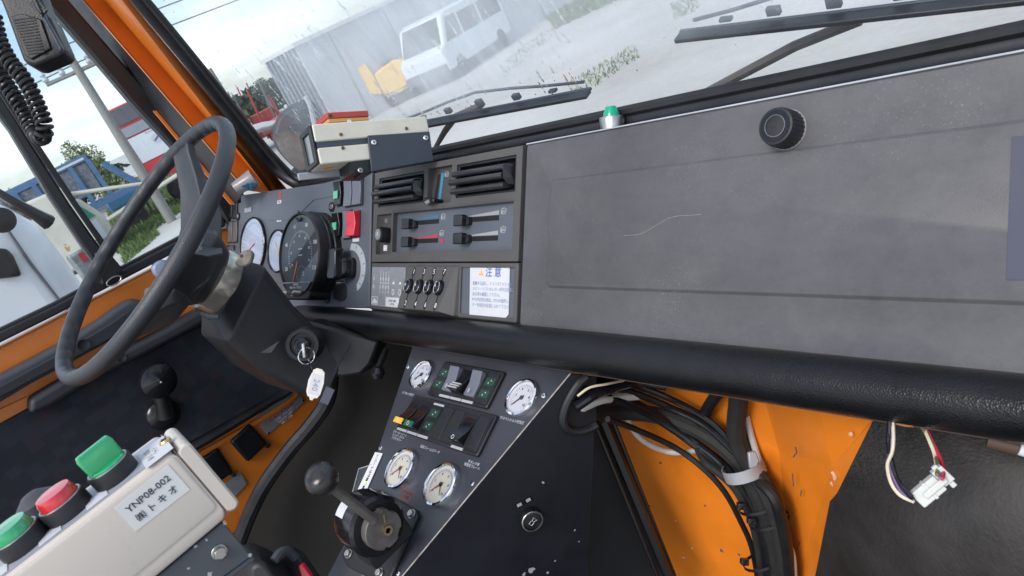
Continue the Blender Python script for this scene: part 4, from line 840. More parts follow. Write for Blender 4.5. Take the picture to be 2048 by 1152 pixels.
# rotary knob
k = D.uv(757, 469, .012)
ls = []
for r, h in ((.0135, -.008), (.0135, .010), (.0125, .0125), (.009, .013)):
    ls.append([D.pt(k[0]+r*(1-.06*((i//2) % 2)*(h < .011))*math.cos(2*math.pi*i/64), k[1]+r*(1-.06*((i//2) % 2)*(h < .011))*math.sin(2*math.pi*i/64), h) for i in range(64)])
rk = part('rotary_knob', MB().loops(ls), M_blk, hpn, angle=25)
part('knob_cap', MB().lathe(D, *k, [(.0095, .0128), (.0095, .0138), (0, .014)], 24), M_plate_al, rk)
text(D, k[0], k[1], 'II', .010, M_white, rk, h=.0142)
i = D.uv(771, 496, -.008); part('window', MB().box(D, i[0]-.006, i[0]+.006, i[1]-.005, i[1]+.005, -.008, -.0075), M_white, hpn)
i = D.uv(772, 442, -.008); text(D, i[0], i[1], '15', .010, M_icon, hpn, h=-.0078)
# ---------------------------------------------------------------- lower panel with PTO switches
pan = thing('switch_panel', 'grained grey panel under the heater controls with four numbered oval switches', 'switch panel', D.pt(-.2, -.12, -.05))
lr = (-.4045, -.0035, -.1195, -.0375); rec = Q((921, 527), (1036, 524), (1026, 634), (915, 628))
part('faceplate', MB().plate(D, lr, [(rec[0]+.002, lr[1]-.008, lr[2]+.006, lr[3]-.007)], -.015, 0), M_stack, pan, bevel=.0022, seg=3)
part('backing', MB().box(D, lr[0]+.006, lr[1]-.004, lr[2]+.003, lr[3]-.003, -.05, -.0155), M_blk, pan)
part('recess_floor', MB().box(D, rec[0]+.001, lr[1]-.007, lr[2]+.005, lr[3]-.006, -.0155, -.004), M_cluster, pan)
# wedge housing
tl_ = D.uv(820, 526); tr_ = D.uv(921, 526); brr = D.uv(917, 630); bll = D.uv(812, 624)
vt, vb = -.042, -.1175; uA, uB = tl_[0], tr_[0]-.001
HT, HB = .004, .022
ls = [[D.pt(uA, vt, -.002), D.pt(uB, vt, -.002), D.pt(uB+.001, vb, -.002), D.pt(uA, vb, -.002)],
      [D.pt(uA, vt, HT-.002), D.pt(uB-.002, vt, HT-.002), D.pt(uB-.002, vb, HB*.3), D.pt(uA, vb, HB*.3)],
      [D.pt(uA+.001, vt-.002, HT), D.pt(uB-.006, vt-.002, HT), D.pt(uB-.022, vb+.006, HB), D.pt(uA+.001, vb+.006, HB)]]
hs = part('switch_housing', MB().loops(ls), M_stack, pan, bevel=.0022, seg=3)
oW = D.pt(uA, vt-.002, HT); WF = Fr(oW, XA, D.pt(uA, vt-.002, HT)-D.pt(uA, vb+.006, HB))
for i, (x, n1, n2) in enumerate(((820, '1', '2'), (840, '3', '4'), (860, '5', '6'), (880, '7', '8'))):
    t1 = WF.uv(x+8.5, 543.5+i*.2); c0 = WF.uv(x, 573+i*1.1); b1_ = WF.uv(x-7, 606.5+i*1.8)
    # real layout is a straight line up the housing
    uc = c0[0]; vt1, vb1 = t1[1], b1_[1]
    sl = part('slot', MB().box(WF, uc-.0012, uc+.0012, vb1, vt1, -.001, .0003), M_void, hs)
    part('number_well', MB().prism(WF, [(uc+.0052*math.cos(a)*(.75), vt1+.0075*math.sin(a)) for a in [k_*math.pi/10 for k_ in range(20)]], -.001, .0004), M_void, hs)
    part('number_well', MB().prism(WF, [(uc+.0052*math.cos(a)*(.75), vb1+.0075*math.sin(a)) for a in [k_*math.pi/10 for k_ in range(20)]], -.001, .0004), M_void, hs)
    text(WF, uc+.001, vt1, n1, .0115, M_white, hs, h=.0006); text(WF, uc+.001, vb1, n2, .0115, M_white, hs, h=.0006)
    o = part('oval_switch', MB().loops([[WF.pt(uc+rx*math.cos(a), c0[1]+ry*math.sin(a), h) for a in [k_*math.pi/14 for k_ in range(28)]] for rx, ry, h in ((.0095, .0125, 0), (.0095, .0125, .003), (.0078, .0105, .0062), (.006, .0085, .0068), (.0045, .0065, .0055), (.001, .001, .005))]), M_blkgl, hs)
    part('switch_rim', MB().tube([WF.pt(uc+.0068*math.cos(a), c0[1]+.0095*math.sin(a), .0068) for a in [k_*math.pi/12 for k_ in range(25)]], .0005, 5), M_chrome, o)
# transfer diagram label left of the housing
lb = D.quad((745, 533), (817, 536), (806, 618), (742, 610)); 
dl = part('diagram_label', MB().box(D, lb[0]+.001, lb[1]-.001, lb[2], lb[3], .0003, .0008), mat('diagram_film', (.20, .205, .225), .3, var=.12, vscale=40), pan)
U0, U1, V0_, V1_ = lb[0], lb[1], lb[2], lb[3]; dw, dh = U1-U0, V1_-V0_
for k, q in enumerate((.08, .28, .36, .44, .52)):
    part('diagram_line', MB().box(D, U0+dw*q-.0003, U0+dw*q+.0003, V1_-dh*.60, V1_-dh*.18, .0008, .001), M_white, dl)
    for vv in (.30, .50): part('diagram_ring', MB().tube([D.pt(U0+dw*q+.0019*math.cos(a), V1_-dh*vv+.0026*math.sin(a), .001) for a in [j*math.pi/6 for j in range(13)]], .0004, 4), M_white, dl)
    if k: text(D, U0+dw*q, V1_-dh*.15, str(2*k-1), .006, M_white, dl, h=.001); text(D, U0+dw*q, V1_-dh*.64, str(2*k), .006, M_white, dl, h=.001)
part('diagram_line', MB().box(D, U0+dw*.26, U0+dw*.54, V1_-dh*.405, V1_-dh*.395, .0008, .0011), M_white, dl)
for q in (.66, .85):
    part('pictogram', MB().prism(D, [(U0+dw*q-.004, V1_-dh*.42), (U0+dw*q+.004, V1_-dh*.42), (U0+dw*q+.003, V1_-dh*.38), (U0+dw*q, V1_-dh*.35)], .0008, .0011), M_white, dl)
    part('diagram_ring', MB().tube([D.pt(U0+dw*q+.0035*math.cos(a), V1_-dh*.62+.005*math.sin(a), .001) for a in [j*math.pi/8 for j in range(17)]], .0006, 4), M_white, dl)
part('symbol_box', MB().plate(D, (U0+dw*.03, U0+dw*.22, V0_+dh*.04, V0_+dh*.24), [(U0+dw*.04, U0+dw*.21, V0_+dh*.055, V0_+dh*.225)], .0008, .0011), M_white, dl)
part('pictogram', MB().prism(D, [(U0+dw*.05, V0_+dh*.07), (U0+dw*.2, V0_+dh*.07), (U0+dw*.19, V0_+dh*.14), (U0+dw*.11, V0_+dh*.2), (U0+dw*.06, V0_+dh*.12)], .0008, .0011), M_white, dl)
part('small_card', MB().box(D, U0+dw*.46, U0+dw*.84, V0_+.001, V0_+dh*.25, .0008, .0012), M_paper, dl)
text(D, U0+dw*.65, V0_+dh*.12, 'A 437 584\n17 24', .0055, M_ink, dl, h=.0013)
# warning sheet
pr = [D.uv(x, y, .001) for x, y in ((936.5, 528.5), (1006, 529), (1015.5, 536), (1013, 629), (1006, 637), (935, 629.5))]
ws_ = part('warning_sheet', MB().prism(D, pr, -.0035, -.0025), M_paper, pan)
ws_['label'] = 'white paper warning sheet with blue Japanese text'
pu0, pu1 = pr[0][0], pr[3][0]; pv1, pv0 = pr[0][1], pr[4][1]; pw, ph = pu1-pu0, pv1-pv0; hh = -.0024
part('folded_corner', MB().prism(D, [pr[1], pr[2], (pr[2][0]-.004, pr[2][1]-.001)], -.0024, -.0014), mat('yellowed_paper', (.55, .47, .33), .6), ws_)
text(D, pu0+pw*.60, pv1-ph*.155, '注 意', .016, M_blue_ink, ws_, h=hh, bold=.0002)
wt = part('warning_triangle', MB().prism(D, [(pu0+pw*.23, pv1-ph*.215), (pu0+pw*.36, pv1-ph*.215), (pu0+pw*.295, pv1-ph*.095)], hh-.0001, hh+.0001), M_orange_ink, ws_)
text(D, pu0+pw*.295, pv1-ph*.175, '!', .010, M_white, ws_, h=hh+.0002)
for k, s in enumerate(('始動する前に、トランスミッション', 'メイン・シフトのレバーが中立位置に', 'ある事を確認して下さい。', 'PTOが必要な時は、PTOの操作レ', 'バーを所定の位置に入れて下さい。')):
    text(D, pu0+pw*.09, pv1-ph*(.37+.105*k), s, .0064, mat('faded_blue_ink', (.22, .25, .40), .6), ws_, h=hh, align='LEFT', sx=.88)
# ================================================================ INSTRUMENT CLUSTER
cl = thing('instrument_cluster', 'blue grey instrument panel with round tachograph, dials and rocker switches', 'instrument panel', CL.pt(-.3, -.11, -.05))
cw_ = CL.uv(447, 388)[0]-.02; ctop = .125; cbot = -.118
part('panel', MB().rings(CL, [(cw_, -.004, cbot, ctop, .004, -.10), (cw_, -.004, cbot, ctop, .004, -.002), (cw_+.002, -.006, cbot+.002, ctop-.002, .004, 0)]), M_cluster, cl)
part('top_trim', MB().box(CL, cw_, -.004, ctop, ctop+.003, -.10, -.004), M_blk, cl, bevel=.001)
part('shelf', MB().box(CL, cw_-.06, -.004, ctop-.02, ctop-.002, -.16, -.1005), M_trim, cl)
# raised inlay plate with dips round the gauges
e = [(482, 391), (668, 364), (672, 392), (628, 400), (604, 424), (590, 440), (536, 440), (524, 424), (510, 415), (484, 414)]
part('inlay', MB().prism(CL, [CL.uv(x, y) for x, y in e], 0, .0012), M_cluster, cl, bevel=.0004)
def dial(fr, u, v, r, parent, h=.006, face=M_dial, ring=M_blkgl, name='gauge', glass=True, rw=.0035):
    g = part(name, MB().lathe(fr, u, v, [(r+rw, 0), (r+rw, h), (r+rw*.6, h+.0012), (r, h), (r-.0004, h-.003)], 56, True, False), ring, parent)
    part('dial_face', MB().lathe(fr, u, v, [(r, h-.0034), (r, h-.003)], 48), face, g)
    if glass: part('glass', MB().lathe(fr, u, v, [(r-.0002, h-.001), (r-.0002, h-.0006)], 48), M_gaugeglass, g)
    return g
def needle(fr, u, v, ang, L_, wd, h, m, parent, tail=.25):
    f = fr.at(u, v, h, ang); return part('needle', MB().prism(f, [(-L_*tail, -wd), (0, -wd*1.2), (L_, -wd*.25), (L_, wd*.25), (0, wd*1.2), (-L_*tail, wd)], 0, .0004), m, parent)
def ticks(fr, u, v, r, a0, a1, n, L_, wd, h, m, parent, name='tick_marks'):
    mb = MB()
    for i in range(n):
        a = math.radians(a0+(a1-a0)*i/(n-1)); f = fr.at(u, v, 0, a); ll = L_*(1.5 if i % 5 == 0 else 1); mb.box(f, r-ll, r, -wd/2, wd/2, h, h+.0002)
    return part(name, mb, m, parent)
g1 = CL.uv(503, 492, .006); dg = dial(CL, g1[0], g1[1], .062, cl, face=M_dialtint)
ticks(CL, *g1, .055, -40, 220, 27, .005, .0010, .0032, M_ink, dg); needle(CL, *g1, math.radians(205), .045, .0015, .0036, M_redp, dg)
g2_ = CL.uv(553, 502, .006); dg = dial(CL, g2_[0], g2_[1], .043, cl, face=M_dialtint)
ticks(CL, *g2_, .038, 30, 150, 11, .005, .001, .0032, M_ink, dg); needle(CL, *g2_, math.radians(120), .03, .0012, .0036, M_yellow, dg)
# tachograph
TD = -.018
tk = CL.uv(596, 510, .045)
CT = CL.at(0, 0, TD)
tg_ = part('tachograph', MB().lathe(CT, *tk, [(.086, .018), (.086, .030), (.084, .032), (.084, .057), (.083, .062), (.079, .0635), (.078, .061), (.0775, .058)], 72, True, True), M_blk, cl)
part('housing_ring', MB().lathe(CT, *tk, [(.0845, .036), (.0860, .038), (.0860, .041), (.0845, .043)], 72, False, False), M_blkgl, tg_)
part('dial_face', MB().lathe(CT, *tk, [(.0775, .0575), (.0775, .0585)], 64), mat('tachograph_dial', (.020, .022, .024), .4), tg_)
text_m = M_white
ticks(CT, *tk, .048, -30, 210, 41, .004, .0009, .0588, text_m, tg_)
for i, s in enumerate(('20', '40', '60', '80', '100', '120')):
    a = math.radians(205-i*46); text(CT, tk[0]+.061*math.cos(a), tk[1]+.061*math.sin(a), s, .0110, text_m, tg_, h=.0588)
for i, s in enumerate(('10', '20', '30', '40', '50', '60', '70')):
    a = math.radians(210-i*38); text(CT, tk[0]+.037*math.cos(a), tk[1]+.037*math.sin(a), s, .007, text_m, tg_, h=.0588)
for dv in (.012, .0): part('dial_mark', MB().box(CT, tk[0]-.008, tk[0]+.008, tk[1]+dv-.001, tk[1]+dv+.001, .0585, .0588), text_m, tg_)
needle(CT, tk[0]-.012, tk[1]-.020, math.radians(245), .035, .0014, .0595, mat('orange_needle', (.8, .2, .06), .5), tg_)
part('clock_ring', MB().tube([CT.pt(tk[0]+.006+.019*math.cos(a), tk[1]-.036+.015*math.sin(a), .0588) for a in [j*math.pi/16 for j in range(33)]], .0004, 4), M_stkgrey, tg_)
text(CT, tk[0]+.014, tk[1]-.036, '2', .012, text_m, tg_, h=.0588)
bp_ = part('lower_bar', MB().prism(CT, [(tk[0]+.0785*math.cos(a), tk[1]+.0785*math.sin(a)) for a in [math.radians(222+96*j/12) for j in range(13)]], .0585, .066), M_blkgl, tg_, bevel=.0006)
part('bar_line', MB().box(CT, tk[0]-.056, tk[0]+.056, tk[1]-.0535, tk[1]-.0525, .066, .0664), M_icon, tg_)
text(CT, tk[0], tk[1]-.0565, 'KIENZLE', .0055, text_m, tg_, h=.0664)
text(CT, tk[0], tk[1]-.0625, '<012  km  125km/h', .0062, text_m, tg_, h=.0664)
for s in (-.045, .020):
    part('peg', MB().tube([CT.pt(tk[0]+s, tk[1]-.0715, .062), CT.pt(tk[0]+s-.006, tk[1]-.0705, .078), CT.pt(tk[0]+s-.006, tk[1]-.074, .080)], .0022, 8), mat('cream_peg', (.70, .64, .45), .4), tg_)
part('lower_lug', MB().rings(CT, [(tk[0]-.052, tk[0]+.050, tk[1]-.086, tk[1]-.066, .010, .02), (tk[0]-.052, tk[0]+.050, tk[1]-.086, tk[1]-.066, .010, .060), (tk[0]-.048, tk[0]+.046, tk[1]-.083, tk[1]-.068, .008, .063)]), M_blk, tg_)
text(CT, tk[0]-.008, tk[1]-.076, 'VDO 1314', .008, M_icon, tg_, h=.0632)
lt = part('latch', MB().tube([CT.pt(tk[0]+.010*math.cos(a), tk[1]+.0755+.010*math.sin(a), .063) for a in [math.radians(200+140*j/8) for j in range(9)]], .0018, 8), M_blk, tg_)
part('latch_slot', MB().box(CT, tk[0]-.0006, tk[0]+.0006, tk[1]+.079, tk[1]+.086, .0625, .0640), M_void, tg_)
gl = part('glass', MB().lathe(CT, *tk, [(.0768, .0605), (.0768, .0609)], 64), M_gaugeglass, tg_)
# rocker switches
def sw(x0, y0, x1, y1, m, h=.007, parent=cl, tilt=0, base=True):
    a = CL.uv((x0), (y0+y1)/2, 0); b = CL.uv(x1, (y0+y1)/2, 0); c_ = CL.uv((x0+x1)/2, y0, 0); d_ = CL.uv((x0+x1)/2, y1, 0)
    rc = (a[0]+.001, b[0]-.001, d_[1]+.001, c_[1]-.001)
    if base: part('switch_frame', MB().box(CL, rc[0]-.0018, rc[1]+.0018, rc[2]-.002, rc[3]+.002, -.002, .0012), M_blk, parent)
    o = rocker(CL, rc, parent, m, .0012, h, tilt); return o, rc
for x in (447.5, 457.5, 467.5): sw(x, 393, x+9, 437, M_dkgrey, .003); sw(x, 443, x+9, 485, mat('warm_grey_blank', (.10, .09, .09), .4), .003)
sw(446, 492, 458, 516, M_blk, .004); sw(459, 492, 470, 516, M_purple, .004)
for (x0, y0, x1, y1) in ((676, 363, 690, 412), (673, 426, 687, 474)):
    o, rc = sw(x0, y0, x1, y1, M_blkgl, .010, tilt=.15)
    part('lens', MB().box(CL, rc[0]+.001, rc[1]-.008, (rc[2]+rc[3])/2-.010, (rc[2]+rc[3])/2+.004, .0095, .0112), mat('pale_green_lens', (.12, .46, .30), .3), o)
M_blank = mat('blank_switch_grey', (.12, .13, .16), .38, var=.05)
sw(692, 357, 708, 414, M_blank, .006); sw(709, 355, 727, 411, M_blank, .006); sw(689, 421, 704, 478, M_blank, .005)
o, rc = sw(703, 423, 721, 474, M_red, .013)
i = CL.uv(712, 480); part('small_label', MB().box(CL, i[0]-.011, i[0]+.011, i[1]-.003, i[1]+.003, 0, .0006), M_paper, cl)
for x, y in ((477, 433), (665, 414), (656, 597)):
    i = CL.uv(x, y); part('screw_cup', MB().lathe(CL, *i, [(.0095, 0), (.0095, .003), (.007, .004), (.006, .001)], 24, True, False), M_blk, cl); screw(CL, i[0], i[1], .0055, cl, .001, M_steel)
i = CL.uv(562, 391); part('red_mark', MB().box(CL, i[0]-.006, i[0]+.006, i[1]-.007, i[1]+.008, .0012, .0018), M_redp, cl)
i = CL.uv(560, 404); ll = part('small_label', MB().box(CL, i[0]-.009, i[0]+.009, i[1]-.0035, i[1]+.0035, .0012, .0018), M_paper, cl); text(CL, *i, 'FUEL', .006, M_ink, ll, h=.0019)
i = CL.uv(558.5, 439.5); ll = part('small_label', MB().box(CL, i[0]-.010, i[0]+.010, i[1]-.004, i[1]+.004, 0, .0006), M_paper, cl); text(CL, *i, '5200', .006, M_ink, ll, h=.0007)
i = CL.uv(497, 420); part('faint_label', MB().box(CL, i[0]-.018, i[0]+.018, i[1]-.005, i[1]+.005, .0012, .0015), M_stkgrey, cl)
# ignition style lever with white arc scale and 24 V plate
i = CL.uv(679, 556); vp = part('voltage_plate', MB().box(CL, i[0]-.021, i[0]+.021, i[1]-.009, i[1]+.008, 0, .001), M_blk, cl)
part('voltage_border', MB().plate(CL, (i[0]-.021, i[0]+.021, i[1]-.009, i[1]+.008), [(i[0]-.0198, i[0]+.0198, i[1]-.0078, i[1]+.0068)], .001, .0014), M_icon, vp)
text(CL, i[0], i[1]-.001, '24 Volt', .0125, M_white, vp, h=.0014, sx=.95)
c_ = CL.uv(705, 537); arc = []
ro = .046; ri = .036
o1 = [(c_[0]+ro*math.cos(math.radians(a)), c_[1]+ro*math.sin(math.radians(a))) for a in range(95, -66, -8)]
i1 = [(c_[0]-.006+ri*math.cos(math.radians(a)), c_[1]-.002+ri*math.sin(math.radians(a))) for a in range(-50, 96, 8)]
ar = part('arc_scale', MB().prism(CL, o1+i1, 0, .0012), mat('silver_scale', (.45, .48, .52), .35, .4), cl)
for k, a in enumerate((70, 40, 10, -20, -45)): part('scale_tick', MB().box(CL.at(c_[0], c_[1], 0, math.radians(a)), .038, .043, -.0006, .0006, .0012, .0015), M_ink, ar)
lvf = part('rotary_lever', MB().rings(CL, [(c_[0]-.012, c_[0]+.014, c_[1]-.018, c_[1]+.020, .012, 0), (c_[0]-.012, c_[0]+.014, c_[1]-.018, c_[1]+.020, .012, .020), (c_[0]-.010, c_[0]+.011, c_[1]-.016, c_[1]+.017, .010, .026)], 6), M_blkgl, cl)
part('lever_handle', MB().rings(CL, [(c_[0]-.034, c_[0]-.004, c_[1]-.020, c_[1]+.036, .008, .014), (c_[0]-.036, c_[0]-.002, c_[1]-.022, c_[1]+.038, .008, .020), (c_[0]-.034, c_[0]-.004, c_[1]-.020, c_[1]+.036, .008, .034)], 5), M_blkgl, lvf, bevel=.002)
e = [(666, 571), (688, 567), (694, 573), (694, 592), (690, 600), (680, 604), (668, 597)]
part('blank_cover', MB().prism(CL, [CL.uv(x, y) for x, y in e], 0, .0015), M_dkgrey, cl, bevel=.0005)
part('lower_cover', MB().pxprism(Fr(P(680, 700, 1.27), RX, UPV), [(610, 640), (760, 680), (742, 730), (722, 750), (685, 756), (640, 750), (590, 735), (560, 690)], -.10, 0), M_blk, col, bevel=.006)
part('cover_seam', MB().tube([P(664, 748, 1.268), P(700, 690, 1.268)], .0008, 5), M_trim, col)
# ================================================================ DISPLAY UNIT on top of the dash
def camv(a, b, c): return RX*a+UPV*b+FW*c
X1 = camv(2563, 543, 1480).normalized()
B1 = Fr(P(742, 280, 1.11), X1, camv(-.15, 1, .0))
du = thing('display_unit', 'ivory metal cased display unit with a small screen end on the dashboard top', 'display unit', P(745, 318, 1.16))
a = B1.quad((625.4, 248.4), (856, 231.5), (866, 309), (637, 326)); bu0, bu1, bv0, bv1 = a
dep = .062
# case: C shaped ivory cover, upper and lower halves with a dark band between
vm0 = B1.uv(690, 291)[1]; vm1 = B1.uv(690, 279)[1]
part('upper_case', MB().rings(Fr(B1.pt(0, 0, 0), B1.ax, B1.ay), [(bu0, bu1, vm1, bv1, .0035, -dep), (bu0, bu1, vm1, bv1, .0035, 0)], 5), M_ivory, du, bevel=.002)
part('lower_case', MB().rings(B1, [(bu0+.001, bu1-.02, bv0, vm0, .0035, -dep), (bu0+.001, bu1-.02, bv0, vm0, .0035, 0)], 5), M_ivory, du, bevel=.002)
part('dark_band', MB().box(B1, bu0+.0015, bu1-.004, vm0-.004, vm1+.004, -dep+.004, -.002), M_slate, du)
E1 = Fr(B1.pt(bu0, 0, 0), B1.n, B1.ay)     # end face frame: u runs toward the viewer side
if E1.n.dot(B1.ax) > 0: E1 = Fr(B1.pt(bu0, 0, 0), -B1.n, B1.ay)
sgn = 1 if E1.ax.dot(B1.n) < 0 else -1
ua, ub = sorted((sgn*.006, sgn*(dep-.006)))
ef = part('end_frame', MB().plate(E1, (min(0, sgn*dep)+.001, max(0, sgn*dep)-.001, bv0+.001, bv1-.001), [(min(0, sgn*dep)+.014, max(0, sgn*dep)-.014, bv0+.008, bv1-.009)], 0, .004), M_blk, du, bevel=.001)
part('screen', MB().box(E1, min(0, sgn*dep)+.0142, max(0, sgn*dep)-.0142, bv0+.0085, bv1-.0095, -.003, .0012), M_screen, du)
for x, y in ((681.5, 269), (812.5, 257), (685.5, 296)): screw(B1, *B1.uv(x, y), .0028, du, 0, M_rust)
# slate bracket on the right with two screws
bq = [B1.uv(x, y, .004) for x, y in ((735, 271), (859, 263), (867, 322), (743, 343))]
br = part('bracket', MB().prism(B1, bq, .001, .005), M_slate, du, bevel=.0012)
part('bracket_base', MB().prism(B1, [B1.uv(x, y, .0) for x, y in ((700, 322), (742, 316), (744, 346), (704, 346))], -.06, -.002), M_blk, du)
part('bracket_foot', MB().prism(B1, [B1.uv(x, y, .0) for x, y in ((715, 344), (745, 338), (747, 341), (722, 349))], -.03, .002), M_blk, du)
for x, y in ((747.5, 285), (851.5, 276)): screw(B1, *B1.uv(x, y, .005), .0042, du, .005)
screw(B1, *B1.uv(719, 342), .004, du, .004, M_steel)
lb_ = B1.quad((607, 331), (697, 318), (703, 336), (612, 352))
part('lower_plate', MB().box(Fr(B1.pt(0, 0, -.03), B1.ax, B1.ay), lb_[0]+.004, lb_[1]+.002, lb_[2]+.002, lb_[3]-.001, -.03, -.026), M_stkgrey, du, bevel=.002)
part('orange_reflection', MB().prism(B1, [B1.uv(x, y, -.029) for x, y in ((644, 329), (667, 326), (671, 334), (648, 340))], -.030, -.0285), M_orangeI, du)  # orange patch painted in as a reflection on the lower plate
# beige cable running over the top
part('cable', MB().tube(spline([B1.pt(*B1.uv(735, 233), -.05), B1.pt(*B1.uv(775, 226), -.06), B1.pt(*B1.uv(810, 225), -.07), B1.pt(*B1.uv(845, 233), -.085), B1.pt(*B1.uv(868, 262), -.09)], 6), .004, 8), mat('beige_cable', (.42, .40, .34), .5), du)
part('cable', MB().tube(spline([B1.pt(*B1.uv(856, 258), -.02), B1.pt(*B1.uv(862, 262), -.02), B1.pt(*B1.uv(866, 275), -.03)], 5), .003, 8), M_ivory, du)
rb = thing('card_reader', 'small red plastic box standing on top of the ivory display unit', 'red box', P(682, 240, 1.18))
R1 = Fr(B1.pt(0, 0, -.022), (B1.ax-B1.n*.06), B1.ay)
q = R1.quad((652, 225.5), (736.5, 220), (738, 232), (656, 237.5))
part('lid', MB().box(R1, q[0], q[1], q[2], q[3], -.052, 0), M_redbox, rb, bevel=.0015)
part('base', MB().box(R1, q[0]+.001, q[1]-.001, q[2]-.006, q[2]-.0003, -.051, -.001), mat('amber_base', (.45, .26, .08), .45, var=.15), rb, bevel=.001)
i = R1.uv(661, 232); part('hole', MB().lathe(R1, *i, [(.0024, -.0005), (.0024, .0006), (0, .0006)], 12), M_ink, rb)
part('clip', MB().box(R1, R1.uv(697, 237)[0]-.003, R1.uv(697, 237)[0]+.003, q[2]-.008, q[2]-.004, 0, .002), M_white, rb)
# objects on the shelf in front of the pillar
cu = thing('clear_cup', 'clear grey plastic cup lying on the shelf at the pillar foot', 'cup', P(500, 360, 1.62))
cf = Fr(P(492, 362, 1.62), camv(-.5, .8, .2), camv(.8, .5, -.1)); cf = Fr(P(478, 374, 1.60), cf.n.cross(camv(.9, .42, 0)), cf.n)
axd = camv(.80, .52, .12).normalized(); cf = Fr(P(470, 378, 1.60), axd.orthogonal(), axd.cross(axd.orthogonal()))
part('body', MB().lathe(cf, 0, 0, [(.014, 0), (.020, .045), (.0215, .047)], 28, True, False), M_clearcup, cu)
bc = thing('blue_cloth', 'crumpled bright blue cloth scrap on the shelf behind the instrument panel', 'cloth', P(498, 378, 1.60))
mb = MB(); g_ = []
for j in range(6):
    for i in range(10): g_.append(P(485+i*3.0, 383-j*2.2-i*.35, 1.60-.004*j)+Vector((0, 0, .006*random.random())))
mb.add(g_, [(j*10+i, j*10+i+1, (j+1)*10+i+1, (j+1)*10+i) for j in range(5) for i in range(9)]); part('fold', mb, M_blue, bc)
# ---- green indicator lamp behind the lid edge
gl_ = thing('indicator_lamp', 'small green domed indicator lamp in a steel collar behind the dashboard edge', 'indicator lamp', P(1225, 250, .905))
lf = Fr(P(1225, 252, .905), XA, camv(0, 0, 1)-XA*camv(0, 0, 1).dot(XA)); up = UPV*.98-RX*-.05
lf = Fr(P(1225, 253, .97), RX, -FW); ax_ = Fr(P(1225, 255, .96), RX*.905+UPV*.17, FW*-.75+UPV*-.3)
nrm_ = Vector((0, -.15, 1)).normalized(); nrm_ = (UPV*.97-RX*.1-FW*.12).normalized(); ax_ = Fr(P(1225, 254, .905), nrm_.orthogonal(), nrm_.cross(nrm_.orthogonal()))
part('collar', MB().lathe(ax_, 0, 0, [(.0150, -.002), (.0155, .010), (.0145, .0125), (.011, .0125)], 32), M_steel, gl_)
part('lens', MB().lathe(ax_, 0, 0, [(.0105, .0125), (.0100, .016), (.0065, .0245), (.004, .0255), (0, .0258)], 28), M_greenl, gl_)
# ================================================================ WIPERS (outside the glass)
def wiper(ptsblade, arm, label, thick, frame=None):
    c = WS.pt(*WS.uv(*ptsblade[0], -.02), -.02)
    t = thing('windscreen_wiper', label, 'wiper', c, 'windscreen wipers')
    a = WS.uv(*ptsblade[0], -.012); b = WS.uv(*ptsblade[1], -.012); f = WS.at(a[0], a[1], 0, math.atan2(b[1]-a[1], b[0]-a[0])); L_ = math.hypot(b[0]-a[0], b[1]-a[1])
    part('rubber_blade', MB().box(f, 0, L_, -.0028, .0024, -.020, -.006), M_rubber, t, bevel=.001)
    part('blade_spine', MB().box(f, 0, L_, -.0008, .0036, -.024, -.0202), M_slate, t, bevel=.001)
    mb = MB()
    ys = [(.0, .006), (.16, .012), (.32, .020), (.5, .026), (.68, .020), (.84, .012), (1, .006)]
    mb.tube([f.pt(L_*(.04+.92*q), y, -.034) for q, y in ys], .0024, 6)
    part('bridge', mb, M_slate, t)
    for q, y in ys[1:6]: part('claw', MB().box(f, L_*q-.007, L_*q+.007, .003, y*.6, -.033, -.0262), M_slate, t, bevel=.001)
    q = [WS.pt(*WS.uv(x, y, -.030), -.030) for x, y in arm]
    part('arm', MB().tube(q, [.004]+[.0055]*(len(q)-1), 8), mat('weathered_arm', (.10, .085, .08), .6, var=.3, vscale=40), t)
    return t
wiper(((790, 262), (1176, 189)), ((868, 300), (890, 262), (912, 233), (960, 212)), 'left windscreen wiper with its tip beside the green indicator lamp', .004)
wiper(((1353, 77), (2080, -6)), ((1380, 200), (1480, 150), (1590, 92), (1720, 40)), 'right windscreen wiper with a long rust brown arm above the glove box', .004)
# ================================================================ water drops on the windscreen
mb = MB(); random.seed(9)
def drop(u, v, r, st=1):
    fr = WS; ls = []
    for rr, h in ((1, -.0055), (.85, -.0055-r*.35), (.4, -.0055-r*.6)):
        ls.append([fr.pt(u+r*rr*math.cos(a), v+r*rr*st*math.sin(a), h) for a in [i*math.pi/3 for i in range(6)]])
    mb.loops(ls)
for i in range(900):
    u = random.uniform(-1.62, -.35); v = random.uniform(.05, .52)
    drop(u, v, random.choice((.0006, .0008, .001, .0014)), random.uniform(1, 1.6))
for i in range(110):
    u = random.uniform(-1.45, -.6); v = random.uniform(.06, .30); n = random.randint(2, 6)
    for k in range(n): drop(u+random.uniform(-.0008, .0008), v-k*.006*random.uniform(.8, 1.2), random.uniform(.0008, .0018), 2.4)
drops = part('water_drops', mb, M_drop, kind='stuff', fixn=False); drops['label'] = 'condensation drops and short runs on the windscreen'; drops['category'] = 'water drops'
